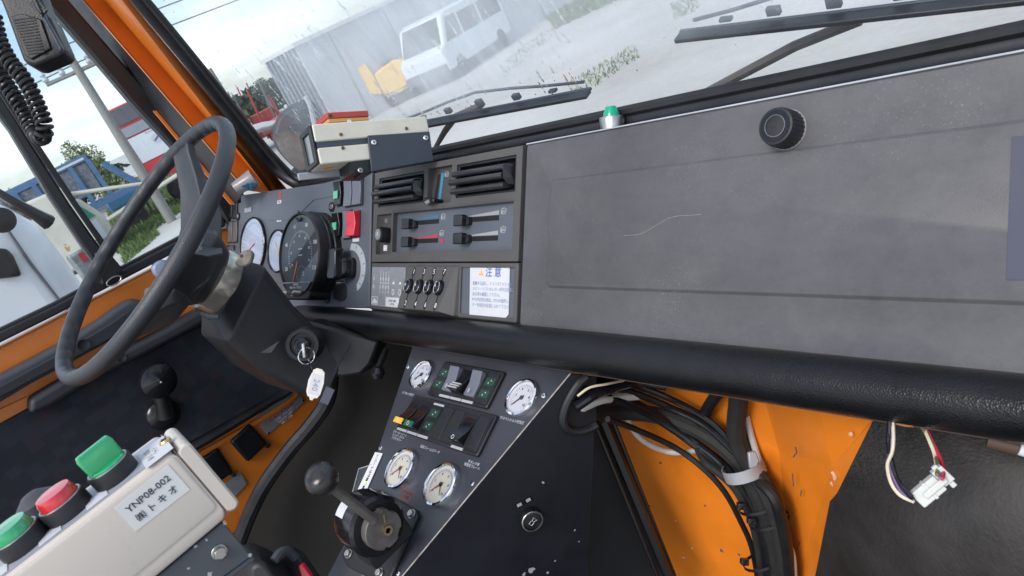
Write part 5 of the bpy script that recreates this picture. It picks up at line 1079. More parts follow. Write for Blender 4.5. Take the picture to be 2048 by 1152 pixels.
# ================================================================ AUXILIARY CONSOLE
con = thing('auxiliary_console', 'dark steel console with four chrome gauges and two rows of rocker switches', 'console', K.pt(-.1, -.1, -.4))
poly_ = [(826, 690), (1150, 735), (1140, 748), (805, 1152), (740, 1232), (640, 1180), (690, 1086), (735, 950), (758, 893)]
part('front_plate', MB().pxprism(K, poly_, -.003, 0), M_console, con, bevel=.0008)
A = K.pt(*K.uv(1141, 748), -.0035); Bq = K.pt(*K.uv(760, 1207), -.0035)
SF = Fr(A, (A-Bq), ZA)
if SF.n.dot(EYE-A) < 0: SF = Fr(A, (Bq-A), ZA)
sp = [(1141, 748), (1175, 750), (1190, 838), (1186, 930), (1180, 1040), (1176, 1160), (1172, 1290), (700, 1290), (760, 1207)]
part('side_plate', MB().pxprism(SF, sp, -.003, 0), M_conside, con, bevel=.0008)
part('worn_edge', MB().tube([K.pt(*K.uv(1141, 747), .0), K.pt(*K.uv(1000, 917), .0), K.pt(*K.uv(800, 1158), .0)], .0011, 5), mat('bare_edge', (.26, .24, .22), .5, .3, var=.6, vscale=90), con)
def pgauge(x, y, r, h, face, red, seed, lab):
    u, v = K.uv(x, y, h); g = part('gauge', MB().lathe(K, u, v, [(r+.0035, 0), (r+.0035, h*.75), (r+.0028, h), (r+.0005, h+.0008), (r-.0006, h-.0005), (r-.001, h-.004)], 56, True, False), M_chrome, con)
    part('dial_face', MB().lathe(K, u, v, [(r-.0008, h-.0042), (r-.0008, h-.0036)], 44), face, g)
    ticks(K, u, v, r*.82, -45, 225, 31, .0022, .0004, h-.0035, M_ink, g)
    ticks(K, u, v, r*.66, -45, 225, 16, .0012, .0004, h-.0035, M_redp if red else M_ink, g)
    for i, s in enumerate(('0', '2', '4', '6', '8', '10')):
        a = math.radians(225-i*54); text(K, u+r*.56*math.cos(a), v+r*.56*math.sin(a), s, .0055, M_ink, g, h=h-.0035)
    f_ = K.at(u, v, 0, math.radians(222+seed)); 
    needle(K, u, v, math.radians(222+seed), r*.72, .0011, h-.0026, M_redp if red else M_ink, g)
    part('needle_hub', MB().lathe(K, u, v, [(.0030, h-.0035), (.0030, h-.002), (0, h-.0018)], 16), M_ink, g)
    if red: needle(K, u, v, math.radians(300), r*.6, .0006, h-.0030, M_ink, g); part('dial_arc', MB().tube([K.pt(u+r*.74*math.cos(a), v+r*.74*math.sin(a), h-.0034) for a in [math.radians(-40+i*13) for i in range(20)]], .0009, 4), mat('pale_violet_print', (.30, .32, .5), .5), g)
    part('glass', MB().lathe(K, u, v, [(r-.0008, h-.0012), (r-.0008, h-.0008)], 44), M_gaugeglass, g)
    return g
pgauge(840, 747, .0215, .006, M_dial, False, 0, '')
pgauge(1040, 793, .0235, .006, M_dial, False, 4, '')
pgauge(797, 935, .0262, .010, M_dialb, True, 2, '')
pgauge(878, 967, .0262, .010, M_dialb, True, 0, '')
for x, y in ((817, 734), (1088, 792), (762, 896), (945, 967), (797, 1147)): screw(K, *K.uv(x, y), .0035, con)
# text under gauges
M_print = mat('etched_print', (.42, .43, .46), .5)
for x, y, s, sz in ((816, 788, 'エアタンク圧力', .0048), (1024, 841, 'サスペンション空気圧', .0048), (797, 873, 'スモールーパーシ\nナンバーライト\nアクセサリー', .0048), (860, 899, '低速フレームスパーク', .0048), (946, 930, '冬タンク専\n専用空フレート', .0048)): text(K, *K.uv(x, y), s, sz, M_print, con)
i = K.uv(813, 991); rl = part('red_print', MB().plate(K, (i[0]-.014, i[0]+.014, i[1]-.007, i[1]+.007), [(i[0]-.013, i[0]+.013, i[1]-.006, i[1]+.006)], .0001, .0004), mat('dull_red_print', (.20, .05, .04), .6), con)
text(K, i[0], i[1]+.001, 'TOKYO\nSEIKI', .006, mat('dull_red_print', (.20, .05, .04)), rl)
# switch banks
def bank(corners, h):
    rc = K.quad(*corners); b = part('switch_bank', MB().rings(K, [(rc[0], rc[1], rc[2], rc[3], .004, 0), (rc[0], rc[1], rc[2], rc[3], .004, h), (rc[0]+.002, rc[1]-.002, rc[2]+.002, rc[3]-.002, .003, h+.0015), (rc[0]+.004, rc[1]-.004, rc[2]+.004, rc[3]-.004, .002, h+.0008)]), M_blk, con, bevel=.0008); return b, rc
up_c = [(893, 724), (1014, 747), (978, 820), (858, 791)]; lo_c = [(833, 791), (1001, 835), (957, 916), (795, 862)]
b1k, r1 = bank(up_c, .004); b2k, r2 = bank(lo_c, .004)
w1 = (r1[1]-r1[0]-.008)/5; w2 = (r2[1]-r2[0]-.008)/7; hk = .0048
def cell(rc, k, w): return rc[0]+.004+k*w, rc[0]+.004+(k+1)*w, rc[2]+.004, rc[3]-.004
def symbol_green(parent, a, n=2):
    for j in (.30, .68):
        vv = a[2]+(a[3]-a[2])*j; s = part('green_symbol', MB().box(K, a[0]+.0035, a[1]-.0035, vv-.006, vv+.006, hk+.0012, hk+.0016), M_greendk, parent)
        part('symbol', MB().lathe(K, (a[0]+a[1])/2-.002, vv-.002, [(.0012, hk+.0016), (.0012, hk+.0019)], 10).lathe(K, (a[0]+a[1])/2+.002, vv+.002, [(.0012, hk+.0016), (.0012, hk+.0019)], 10), M_icon, s)
def lblstrip(parent, a): part('name_strip', MB().box(K, a[0]+.0008, a[1]-.0008, a[2]-.0032, a[2]+.0005, hk+.0002, hk+.0010), M_icon, parent)
def cellbase(parent, a): return part('switch_plate', MB().box(K, a[0]+.0004, a[1]-.0004, a[2]+.001, a[3]-.0004, hk-.002, hk+.001), M_blk, parent, bevel=.0004)
def rockK(a, parent, m, hi, lo, flip=False):
    v0, v1 = a[2]+.006, a[3]-.004; u0, u1 = a[0]+.0025, a[1]-.0025; vm = (v0+v1)/2
    pr_ = [(v0, hk), (v0+.001, hk+lo), (vm, hk+(lo+hi)*.32), (v1-.001, hk+hi), (v1, hk)]
    return part('rocker', MB().loops([[K.pt(u, v, h) for v, h in pr_] for u in (u0, u1)]), m, parent, bevel=.0010)
for k in range(5):
    a = cell(r1, k, w1); c_ = cellbase(b1k, a)
    if k in (0, 4): symbol_green(c_, a)
    else:
        if k == 2:
            o = rockK(a, b1k, M_blkgl, .003, .016)
            for j in range(3): part('grip_bar', MB().box(K, a[0]+.0035, a[1]-.0035, a[2]+.009+.004*j, a[2]+.011+.004*j, hk+.0145-.0022*j, hk+.0165-.0022*j), M_icon, o)
        else:
            o = rockK(a, b1k, M_blank, .010, .0045)
            text(K, (a[0]+a[1])/2, a[2]+.013, '8', .009, M_print, o, h=hk+.0068)
        lblstrip(b1k, a)
for k in range(7):
    a = cell(r2, k, w2); c_ = cellbase(b2k, a)
    if k == 2: symbol_green(c_, a); lblstrip(b2k, a); part('name_strip', MB().box(K, a[0]+.001, a[1]-.001, a[3]-.004, a[3]-.001, hk+.001, hk+.0014), M_icon, c_)
    elif k in (0, 1, 5):
        part('well', MB().box(K, a[0]+.0025, a[1]-.0025, (a[2]+a[3])/2-.002, a[3]-.003, hk+.0008, hk+.0013), M_void, c_)
        o = rockK((a[0], a[1], a[2]-.002, a[3]-.004), b2k, M_blkgl, .0015, .015)
        cap = MB().box(K, a[0]+.003, a[1]-.003, a[2]+.0035, a[2]+.0125, hk+.0125, hk+.0152)
        if k < 2: part('coloured_cap', cap, M_yellow if k == 0 else mat('dark_green_cap', (.01, .10, .06), .35), o, bevel=.0006)
        part('cap_symbol', MB().tube([K.pt((a[0]+a[1])/2+.0025*math.cos(q), a[2]+.008+.0028*math.sin(q), hk+.0154) for q in [j*math.pi/6 for j in range(13)]], .0004, 4), M_white, o)
        lblstrip(b2k, (a[0], a[1], a[2], a[3]))
    else: part('blank', MB().box(K, a[0]+.0025, a[1]-.0025, a[2]+.003, a[3]-.003, hk+.0008, hk+.0022), M_dkgrey, c_, bevel=.0008)
# horn push button on the side plate
hb = SF.uv(1063, 1040, .006)
o = part('horn_button', MB().lathe(SF, *hb, [(.0155, 0), (.0155, .008), (.0145, .010), (.0125, .010), (.0120, .0085)], 36, True, False), M_blkgl, con)
part('button_ring', MB().lathe(SF, *hb, [(.0148, .0098), (.0142, .0106), (.0128, .0106), (.0126, .0098)], 36, False, False), M_steel, o)
part('button_cap', MB().lathe(SF, *hb, [(.0120, .006), (.0118, .0095), (.009, .0102), (0, .0104)], 32), M_blk, o)
sg = 1
part('horn_symbol', MB().tube([SF.pt(hb[0]+x*.001*sg, hb[1]+y*.001, .0106) for x, y in ((-5, -2.5), (-5, 2.5), (0, 2.5), (0, 1.2), (5, 3.5), (5, -3.5), (0, -1.2), (0, -2.5), (-5, -2.5))], .0004, 4), M_white, o)
hl2 = SF.uv(1048, 1004, 0); fS = SF.at(*hl2, 0, math.atan2(SF.uv(1060, 997)[1]-SF.uv(1036, 1010)[1], SF.uv(1060, 997)[0]-SF.uv(1036, 1010)[0]))
tp = part('label_tape', MB().box(fS, -.012, .012, -.0035, .0035, 0, .0006), M_blkgl, con)
for s in (-.007, .006): part('print', MB().box(fS, s-.0032, s+.0032, -.0022, .0022, .0006, .0009), M_icon, tp)
# chips of bare paint along the side
for x, y, r in ((1086, 965, .0022), (1150, 1060, .0016), (1063, 1140, .005), (1048, 1148, .003), (1096, 1145, .002), (1110, 1122, .0015), (1158, 1083, .001)):
    i = SF.uv(x, y); part('paint_chip', MB().prism(SF, [(i[0]+r*random.uniform(.5, 1.2)*math.cos(a), i[1]+r*random.uniform(.5, 1.2)*math.sin(a)) for a in [j*math.pi/4 for j in range(8)]], 0, .0002), M_icon, con)
# dymo strip and small clock plate at the left edge
dq = [(752, 905), (767, 908), (729, 994), (715, 985)]
dy = part('label_tape', MB().pxprism(K, dq, .001, .0018), M_white, con)
i = K.uv(741, 948); ang = math.atan2(K.uv(722, 990)[1]-K.uv(760, 906)[1], K.uv(722, 990)[0]-K.uv(760, 906)[0]); text(K, *i, 'レバー１は作業中禁止', .0062, M_ink, dy, h=.0020, rot=ang, sx=1.0)
dp = part('display_plate', MB().pxprism(K, [(718, 938), (744, 930), (735, 985), (712, 1010), (704, 995)], -.004, .0008), M_blkgl, con, bevel=.0015)
part('plate_rim', MB().tube([K.pt(*K.uv(x, y), .001) for x, y in ((745, 930), (719, 938), (704, 994), (711, 1010))], .0011, 6), M_stkgrey, dp)
i = K.uv(732, 967); part('green_lamp', MB().lathe(K, *i, [(.0028, .0008), (.002, .0026), (0, .003)], 12), mat('lime_lamp', (.4, .8, .05), .3, emit=(.4, .9, .05), estr=1.2), dp)
# ================================================================ LEVER CONTROL
lc = thing('lever_control', 'black hydraulic lever control with a mushroom knob bolted on the console', 'lever control', K.pt(*K.uv(760, 1060), 0))
part('base_plate', MB().pxprism(K, [(744, 986), (762, 982), (838, 1022), (842, 1034), (778, 1180), (700, 1135), (688, 1112)], .0005, .006), M_blk, lc, bevel=.0015)
part('chipped_flange', MB().pxprism(K, [(690, 1083), (700, 1080), (778, 1180), (768, 1190), (686, 1118)], -.004, .0002), M_stkgrey, lc, bevel=.001)
for x, y in ((762, 992), (824, 1028), (698, 1108), (760, 1146)): bolt(K, *K.uv(x, y, .006), .0052, lc, .006, M_steel if x != 762 else M_brass)
# drum with its axis across the cab
dc = P(768, 1060, .885); DF = Fr(dc, YA, ZA)      # normal +X
if DF.n.x < 0: DF = Fr(dc, -YA, ZA)
part('drum', MB().lathe(DF, 0, 0, [(.028, -.062), (.036, -.058), (.038, -.050), (.038, -.016), (.034, -.012), (.02, -.012)], 40), M_blkgl, lc)
part('drum_label', MB().loops([[DF.pt(.0383*math.cos(a), .0383*math.sin(a), h) for a in [math.radians(100+i*6) for i in range(6)]] for h in (-.054, -.036)], False, False, closed=False), M_paper, lc)
part('saddle', MB().box(DF, -.030, .034, -.045, 0, -.058, -.014), M_blk, lc, bevel=.003)
nt_ = []
for i in range(72):
    a = 2*math.pi*i/72; r = .0245
    if 0.3 < a < .7 or 1.2 < a < 1.45 or 5.2 < a < 5.6 or 4.2 < a < 4.45: r = .0222
    nt_.append((r*math.cos(a), r*math.sin(a)))
part('cam_disc', MB().prism(DF, nt_, -.012, 0), mat('worn_bronze_steel', (.13, .12, .115), .45, .4, var=.3, vscale=60), lc, bevel=.0008)
part('spindle_nut', MB().lathe(DF, .003, -.003, [(.0062, 0), (.0062, .003), (.0035, .003), (.0032, .001)], 12, True, False), M_brass, lc)
part('pin', MB().box(DF.at(.003, .002, 0, 1.2), .006, .016, -.0009, .0009, 0, .002), M_brass, lc)
r0_ = DF.pt(-.004, .012, -.004); top_ = P(652, 966, .835)
part('rod', MB().tube([P(748, 1040, .872), P(668, 978, .84)], [.0062, .0058], 14), mat('worn_rod', (.10, .095, .09), .45, .3, var=.25, vscale=50), lc)
bq_ = P(643, 957, .83); kd = (P(643, 957, .81)-P(700, 1003, .855)).normalized(); kf = Fr(bq_, kd.orthogonal(), kd.cross(kd.orthogonal()))
part('knob', MB().lathe(kf, 0, 0, [(.007, -.014), (.0155, -.011), (.0190, -.004), (.0195, .002), (.0165, .009), (.011, .0125), (.005, .0138), (0, .014)], 36), mat('worn_ball_grip', (.022, .021, .021), .28, var=.3, vscale=60, rvar=.12), lc)
# ================================================================ FIREWALL, LEG PANEL, FLOOR MAT
def PY(x, y, Y):
    r = ray(x, y); return EYE+r*(Y/r.y)
fwall = part('firewall', MB().add(
 [PY(1120, 735, .62), PY(1395, 770, .62), PY(1530, 790, .612), PY(1560, 900, .612), PY(1350, 880, .615), PY(1215, 838, .62), PY(1362, 1180, .62), PY(1440, 1180, .61), PY(1590, 1180, .612),
  PY(1640, 800, .54), PY(1668, 932, .54), PY(1664, 1004, .54), PY(1634, 1180, .55), PY(1758, 825, .50), PY(1752, 838, .50), PY(1684, 976, .525)],
 [(0, 1, 4, 5), (1, 2, 3, 4), (5, 4, 7, 6), (4, 3, 8, 7), (2, 9, 10, 3), (3, 10, 11, 12, 8), (9, 13, 14, 15, 10), (10, 15, 11)]), M_orange, cab, flat=True)
so = fwall.modifiers.new('solid', 'SOLIDIFY'); so.thickness = .004; so.offset = 0
mp2 = part('rubber_toe_mat', MB().add([PY(1757, 826, .497), PY(2300, 850, .50), PY(2300, 1250, .42), PY(1608, 1250, .535), PY(1634, 1150, .535), PY(1664, 1000, .530), PY(1678, 985, .525)], [(0, 6, 5, 4, 3, 2, 1)]), M_mat, cab)
so = mp2.modifiers.new('solid', 'SOLIDIFY'); so.thickness = .006; so.offset = 0
def pnl(name, pts, m, th=.004, bev=.001, parent=cab):
    V = [P(x, y, d) for x, y, d in pts]; n_ = (V[1]-V[0]).cross(V[2]-V[0]).normalized()
    if n_.dot(EYE-V[0]) < 0: n_ = -n_
    return part(name, MB().loops([V, [q-n_*th for q in V]]), m, parent, bevel=bev)
lp_ = thing('leg_panel', 'black steel leg panel between the console side and the orange firewall', 'panel', P(1230, 1150, 1.15))
pnl('plate', [(1170, 830, 1.12), (1222, 838, 1.13), (1352, 1180, 1.16), (1150, 1300, 1.16), (1140, 1000, 1.12)], M_void, parent=lp_)
part('edge_flange', MB().tube([P(1208, 842, 1.10), P(1340, 1160, 1.13)], .008, 6), M_blacksteel, lp_)
part('edge_rib', MB().tube([P(1191, 848, 1.09), P(1318, 1160, 1.12)], .003, 6), M_stkgrey if False else M_blacksteel, lp_)
part('outer_edge', MB().tube([P(1226, 842, 1.115), P(1352, 1160, 1.14)], .0035, 6), M_blacksteel, lp_)
# grommet opening in the console side
gpx = ((1172, 752), (1154, 770), (1134, 804), (1125, 836), (1133, 856), (1153, 862), (1176, 857), (1192, 848))
part('grommet', MB().tube(spline([SF.pt(*SF.uv(x, y), .002) for x, y in gpx], 4), .006, 10), M_rubber, con)
part('opening', MB().pxprism(SF, list(gpx)+[(1192, 752)], .0002, .0008), M_void, con)
# ================================================================ HOSES AND CABLES
def hose(name, pts, r, m, label, cat='hose', group='cables and hoses behind the console', k=6, n=10):
    q = []
    for x, y, d in pts:
        yf = .612-.05*min(1, max(0, (x-1500)/140)); dF = yf/ray(x, y).y - r - .003 - (1.10-d)*.35; t_ = min(1, max(0, (x-1215)/150)); q.append(P(x, y, d*(1-t_)+min(dF, d+.2)*t_))
    sp_ = spline(q, k); mb = MB().tube(sp_, r, n); o = part(name, mb, m); o['label'] = label; o['category'] = cat; o['group'] = group; return o
hose('thick_hose', [(1128, 840, .98), (1160, 828, 1.0), (1240, 824, 1.03), (1320, 832, 1.04), (1400, 862, 1.05), (1460, 905, 1.04), (1500, 960, 1.03), (1530, 1030, 1.04), (1552, 1100, 1.05), (1560, 1190, 1.06)], .0120, M_hoseb, 'thick woven black hose leaving the console opening and turning down the firewall')
hose('bundle_hose', [(1190, 800, .98), (1260, 805, 1.0), (1330, 845, 1.0), (1400, 895, 1.0), (1450, 935, 1.0), (1500, 1000, 1.0), (1535, 1080, 1.0), (1545, 1190, 1.02)], .0075, M_hose, 'smooth black hose lying on the thick woven hose')
hose('bent_hose', [(1478, 770, 1.05), (1476, 810, 1.06), (1472, 850, 1.06), (1478, 890, 1.05), (1500, 930, 1.04), (1535, 985, 1.03), (1560, 1060, 1.04), (1578, 1190, 1.06)], .0125, M_hoseb, 'thick black hose dropping from under the padded roll to the grey clamp')
hose('short_hose', [(1440, 780, 1.06), (1418, 812, 1.07), (1400, 845, 1.06)], .008, M_hose, 'short black hose end crossing the orange firewall under the roll')
hose('black_cable', [(1150, 815, .93), (1200, 785, .94), (1270, 765, .96), (1330, 772, 1.0)], .0065, M_blkgl, 'shiny black cable curving over the console opening')
hose('black_cable', [(1165, 780, .94), (1230, 800, .96), (1300, 830, .98), (1380, 880, .985), (1440, 925, .985), (1480, 985, .985), (1520, 1060, .99), (1538, 1190, 1.0)], .0055, M_blkgl, 'shiny black cable along the lower side of the bundle')
hose('black_cable', [(1180, 770, .95), (1250, 780, .97), (1340, 815, .99), (1410, 850, 1.0), (1470, 905, 1.0)], .0050, M_blkgl, 'black cable along the upper side of the bundle')
hose('black_cable', [(1175, 758, .96), (1260, 768, .98), (1350, 802, 1.01), (1420, 842, 1.02), (1478, 900, 1.01)], .0045, M_blkgl, 'uppermost thin black cable of the bundle')
hose('black_cable', [(1215, 838, .97), (1270, 858, .98), (1350, 895, .98), (1410, 940, .98), (1450, 985, .98), (1480, 1040, .98), (1505, 1100, .99), (1520, 1190, 1.0)], .0042, M_hose, 'thin black cable sagging below the bundle over the grey loop')
hose('black_cable', [(1395, 892, .985), (1412, 925, .98), (1450, 955, .975), (1480, 990, .97), (1510, 1060, .97), (1530, 1190, .98)], .0062, M_hoseb, 'woven black cable splitting off at the grey clamp')
hose('black_cable', [(1500, 950, 1.0), (1545, 990, .99), (1565, 1050, 1.0), (1575, 1110, 1.02), (1580, 1190, 1.03)], .008, M_hose, 'rough black cable at the right side of the bundle', k=5)
hose('grey_cable', [(1275, 790, 1.01), (1262, 820, 1.02), (1258, 845, 1.02), (1285, 880, 1.02), (1330, 902, 1.03), (1370, 905, 1.03), (1400, 898, 1.03)], .0042, M_cabw, 'pale grey cable hanging in a loop over the orange firewall', cat='cable')
hose('grey_cable', [(1492, 830, 1.10), (1502, 870, 1.10), (1520, 930, 1.09), (1535, 985, 1.08)], .0045, M_cabw, 'straight pale grey cable behind the thick hose', cat='cable')
hose('grey_cable', [(1160, 818, .955), (1200, 800, .955), (1240, 795, .965), (1290, 790, .99)], .0060, M_cabw, 'pale grey cable lying in the console opening', cat='cable')
hose('grey_cable', [(1578, 1090, 1.06), (1586, 1120, 1.06), (1590, 1190, 1.07)], .0045, M_cabw, 'pale grey cable end at the bottom right of the bundle', cat='cable')
hose('cream_wire', [(1155, 792, .92), (1180, 775, .92), (1215, 768, .93), (1250, 760, .94)], .0016, M_wcream, 'thin cream wire above the console opening', cat='wire')
cp = thing('hose_clamp', 'grey plastic clamp holding the hose bundle to the firewall', 'clamp', P(1485, 945, .98))
cc = (P(1487, 946, 1.02)); cax = (P(1500, 980, 1.0)-P(1470, 905, 1.0)).normalized(); cf = Fr(PY(1488, 940, .585), cax.orthogonal(), cax.cross(cax.orthogonal()))
part('band', MB().lathe(cf, 0, 0, [(.0265, -.008), (.0280, -.008), (.0280, .008), (.0265, .008)], 36, False, False), M_clampm, cp)
part('ear', MB().pxprism(Fr(PY(1508, 918, .565), RX, UPV), [(1496, 905), (1512, 902), (1520, 922), (1514, 935), (1500, 938)], -.006, .0), M_clampm, cp, bevel=.002)
for x, y, d, lab in ((1518, 1010, .985, 'upper'), (1538, 1040, .985, 'middle'), (1524, 1122, .98, 'lower')):
    c0 = PY(x, y, .575); cf = Fr(c0, cax.orthogonal(), cax.cross(cax.orthogonal())); t_ = thing('cable_tie', lab+' black cable tie round the hose bundle below the grey clamp', 'cable tie', c0)
    part('band', MB().lathe(cf, 0, 0, [(.0262, -.002), (.0275, -.002), (.0275, .002), (.0262, .002)], 30, False, False), M_blkgl, t_)
    q = PY(x-34, y+2, .56); part('head', MB().rings(Fr(q, RX, UPV), [(-.006, .005, -.0045, .0045, .002, -.006), (-.006, .005, -.0045, .0045, .002, .004)]), M_blkgl, t_, bevel=.001)
# ---- loose connector with wires
cn = thing('wire_connector', 'white nylon connector hanging on coloured wires in front of the rubber mat', 'connector', P(1860, 980, .62))
cfa = Fr(P(1862, 972, .60), camv(.82, .57, .1), camv(-.57, .82, 0)); cfa = Fr(P(1862, 976, .575), camv(.66, .70, -.2), camv(-.72, .66, .25))
part('housing', MB().rings(cfa, [(-0.01440, 0.00800, -0.00680, 0.00680, 0.00120, -0.00480), (-0.01440, 0.00800, -0.00680, 0.00680, 0.00120, 0.00480)]), M_conn, cn, bevel=0.00080)
part('plug', MB().rings(cfa, [(0.00816, 0.01760, -0.00520, 0.00840, 0.00080, -0.00560), (0.00816, 0.01760, -0.00520, 0.00840, 0.00080, 0.00360)]), M_conn, cn, bevel=0.00080)
part('latch', MB().box(cfa, -0.00800, 0.01280, -0.00240, 0.00240, 0.00496, 0.00760), M_conn, cn, bevel=0.00064)
part('flange', MB().box(cfa, 0.01120, 0.01560, -0.01000, 0.01080, -0.00320, 0.00160), M_conn, cn, bevel=0.00080)
part('rib', MB().box(cfa, -0.00320, -0.00080, -0.00736, 0.00736, -0.00520, 0.00528), M_conn, cn, bevel=0.00040)
def wire(pts, m, r=.0012): part('wire', MB().tube(spline([P(x_, y_, d_*.935) for x_, y_, d_ in pts], 7), r, 6), m, cn)
wire([(1779, 842, .66), (1776, 880, .65), (1782, 920, .64), (1790, 950, .63), (1808, 985, .62), (1826, 998, .61)], M_blkgl, .0016)
wire([(1783, 842, .66), (1783, 880, .65), (1778, 920, .64), (1784, 950, .63), (1803, 985, .62), (1828, 1002, .61)], M_wpurp)
wire([(1786, 845, .655), (1787, 880, .645), (1784, 905, .64), (1775, 930, .635), (1782, 965, .625), (1800, 990, .62), (1828, 1004, .61)], M_wcream, .0014)
wire([(1780, 842, .655), (1780, 885, .65), (1786, 925, .64), (1796, 960, .63), (1824, 993, .61)], M_ink, .0014)
wire([(1846, 852, .655), (1858, 880, .645), (1868, 905, .64), (1872, 925, .63), (1875, 945, .61)], M_wcream, .0014)
wire([(1842, 850, .655), (1862, 885, .645), (1870, 910, .64), (1876, 930, .62), (1874, 950, .605)], M_wol, .0016)
wire([(1850, 855, .655), (1868, 890, .645), (1882, 920, .63), (1888, 938, .615), (1884, 958, .60)], M_wred, .0016)
wire([(1852, 860, .655), (1866, 895, .645), (1878, 925, .63), (1882, 942, .615), (1879, 956, .60)], M_wpurp, .0012)
wire([(1790, 846, .66), (1812, 851, .66), (1842, 852, .66)], mat('orange_wire', (.5, .2, .08), .5), .0012)
pc = thing('pipe_stub', 'dark pipe stub with a white cap under the right end of the padded roll', 'pipe', P(2010, 895, .56))
part('pipe', MB().tube([P(1975, 880, .575), P(2036, 895, .565)], .0065, 12), mat('brown_lip', (.06, .035, .025)), pc)
part('cap', MB().tube([P(2038, 896, .563), P(2062, 903, .56)], .0055, 12), M_white, pc)
# ================================================================ CONTROL BOX, near the camera
XB = camv(.788, .67, .50).normalized(); YB = camv(-.48, .95, -.39)
BX = Fr(P(330, 990, .50), XB, YB)
cbx = thing('control_box', 'beige control box with green and red pushbuttons and a white name label', 'control box', P(200, 1130, .52))
uR = BX.uv(388, 950)[0]; vT = BX.uv(200, 1011)[1]; vB = BX.uv(388, 1094)[1]; uL_ = uR-.30; DB = .052
ls = []
for ins, h in ((0, -DB), (0, -.004), (.0015, -.001), (.004, 0)):
    ls.append([BX.pt(u, v, h) for u, v in rrect(uL_, uR, vB-.0+ins, vT-ins, .006, 5)])
part('case', MB().loops(ls), M_beige, cbx, bevel=.0015, seg=3)
part('lid', MB().rings(BX, [(uR+.0006, uR+.011, vB+.001, vT-.0015, .005, -DB), (uR+.0006, uR+.011, vB+.001, vT-.0015, .005, -.002), (uR+.002, uR+.0095, vB+.003, vT-.0030, .004, .0004)], 5), M_beige, cbx, bevel=.0025, seg=3)
part('lid_joint', MB().box(BX, uR-.0002, uR+.0008, vB+.001, vT-.001, -DB+.002, -.0012), mat('brown_joint', (.16, .10, .09), .6), cbx)
part('face_panel', MB().rings(BX, [(uL_+.001, uR-.002, vB+.012, vT-.003, .004, -.001), (uL_+.001, uR-.002, vB+.012, vT-.003, .004, .0010), (uL_+.002, uR-.003, vB+.013, vT-.004, .004, .0014)], 5), M_beige, cbx)
# name label
lq = [BX.uv(x, y, .0016) for x, y in ((229, 1016), (337, 930), (380, 979), (271, 1063))]
nl = part('name_label', MB().prism(BX, lq, .0014, .0018), M_white, cbx)
lcn = (sum(q[0] for q in lq)/4, sum(q[1] for q in lq)/4); la = math.atan2(lq[1][1]-lq[0][1], lq[1][0]-lq[0][0])
lf_ = BX.at(lcn[0], lcn[1], 0, la); lw = math.hypot(lq[1][0]-lq[0][0], lq[1][1]-lq[0][1]); lh = math.hypot(lq[3][0]-lq[0][0], lq[3][1]-lq[0][1])
text(lf_, 0, lh*.20, 'YNP08-002', lw*.165, M_ink, nl, h=.0020, sx=1.02)
text(lf_, 0, -lh*.22, '㈱ ト キ オ', lw*.165, M_ink, nl, h=.0020, sx=.95)
# top face
TB = Fr(BX.pt(0, vT, 0), BX.ax, -BX.n)     # normal = ay of the box
if TB.n.dot(BX.ay) < 0: TB = Fr(BX.pt(0, vT, 0), BX.ax, BX.n)
TS = 1 if TB.ay.dot(BX.n) < 0 else -1
def tuv(x, y, h=0): return TB.uv(x, y, h)
tpn = part('button_plate', MB().box(TB, uL_+.004, uR-.004, min(TS*.004, TS*(DB-.006)), max(TS*.004, TS*(DB-.006)), 0, .0008), mat('grey_blue_legend', (.30, .32, .36), .4), cbx)
vcen = TS*DB*.48
us = []
def collar(u, m_cap, sel=False):
    c = part('button', MB().lathe(TB, u, vcen, [(.0150, .0008), (.0152, .010), (.0146, .0118), (.0132, .0118), (.0125, .0095)], 40, True, False), M_dkgrey, cbx)
    part('collar_ring', MB().lathe(TB, u, vcen, [(.0142, .0117), (.0140, .0124), (.0130, .0124), (.0128, .0117)], 40, False, False), M_steel, c)
    part('cap', MB().lathe(TB, u, vcen, [(.0124, .006), (.0124, .0125 if sel else .0165), (.0112, .0135 if sel else .0195), (0, .0137 if sel else .0200)], 36), m_cap, c)
    if sel:
        f_ = TB.at(u, vcen, .0130, math.radians(10)); part('selector_grip', MB().rings(f_, [(-.0125, .0125, -.0042, .0042, .002, 0), (-.0128, .0128, -.0036, .0036, .002, .012), (-.0115, .0115, -.0026, .0026, .0015, .0155)]), m_cap, c, bevel=.0008)
    return c
M_glm = mat('green_button_lens', (.01, .30, .11), .16, var=.1, coat=.5, spec=.7); M_rlm = mat('red_button_lens', (.50, .01, .02), .18, var=.1, coat=.5, spec=.7)
for (x, y, m_, s_) in ((222, 934, M_glm, True), (131, 1010, M_rlm, False), (43, 1088, M_glm, False)):
    u = tuv(x, y, .006)[0]; us.append(u); collar(u, m_, s_)
for k, u in enumerate(us[:3]):
    if k: pass
    f_ = TB.at((u+us[k+1])/2 if k < 2 else u-.02, TS*.014, .0009, 0)
    part('legend_tag', MB().box(f_, -.0075, .0075, -.0085, .0065, 0, .0006), M_paper, cbx, bevel=.0003)
f_ = TB.at(us[0]+.0215, vcen+TS*-.006, .0009); ct = part('legend_tag', MB().box(f_, -.0045, .016, -.020, .018, 0, .0005), M_paper, cbx, bevel=.0003)
text(f_, .004, .0, '停 止 - 運転\nライト', .0048, M_icon, ct, h=.0007, rot=math.pi/2*TS)
screw(TB, us[0]+.036, vcen-TS*.004, .0042, cbx, .0012, M_brass)
knb = part('grey_boot', MB().lathe(TB, us[1]-.016, TS*(DB+.012), [(.012, -.02), (.014, .0), (.013, .012), (.006, .017), (0, .018)], 28), M_trim, cbx)
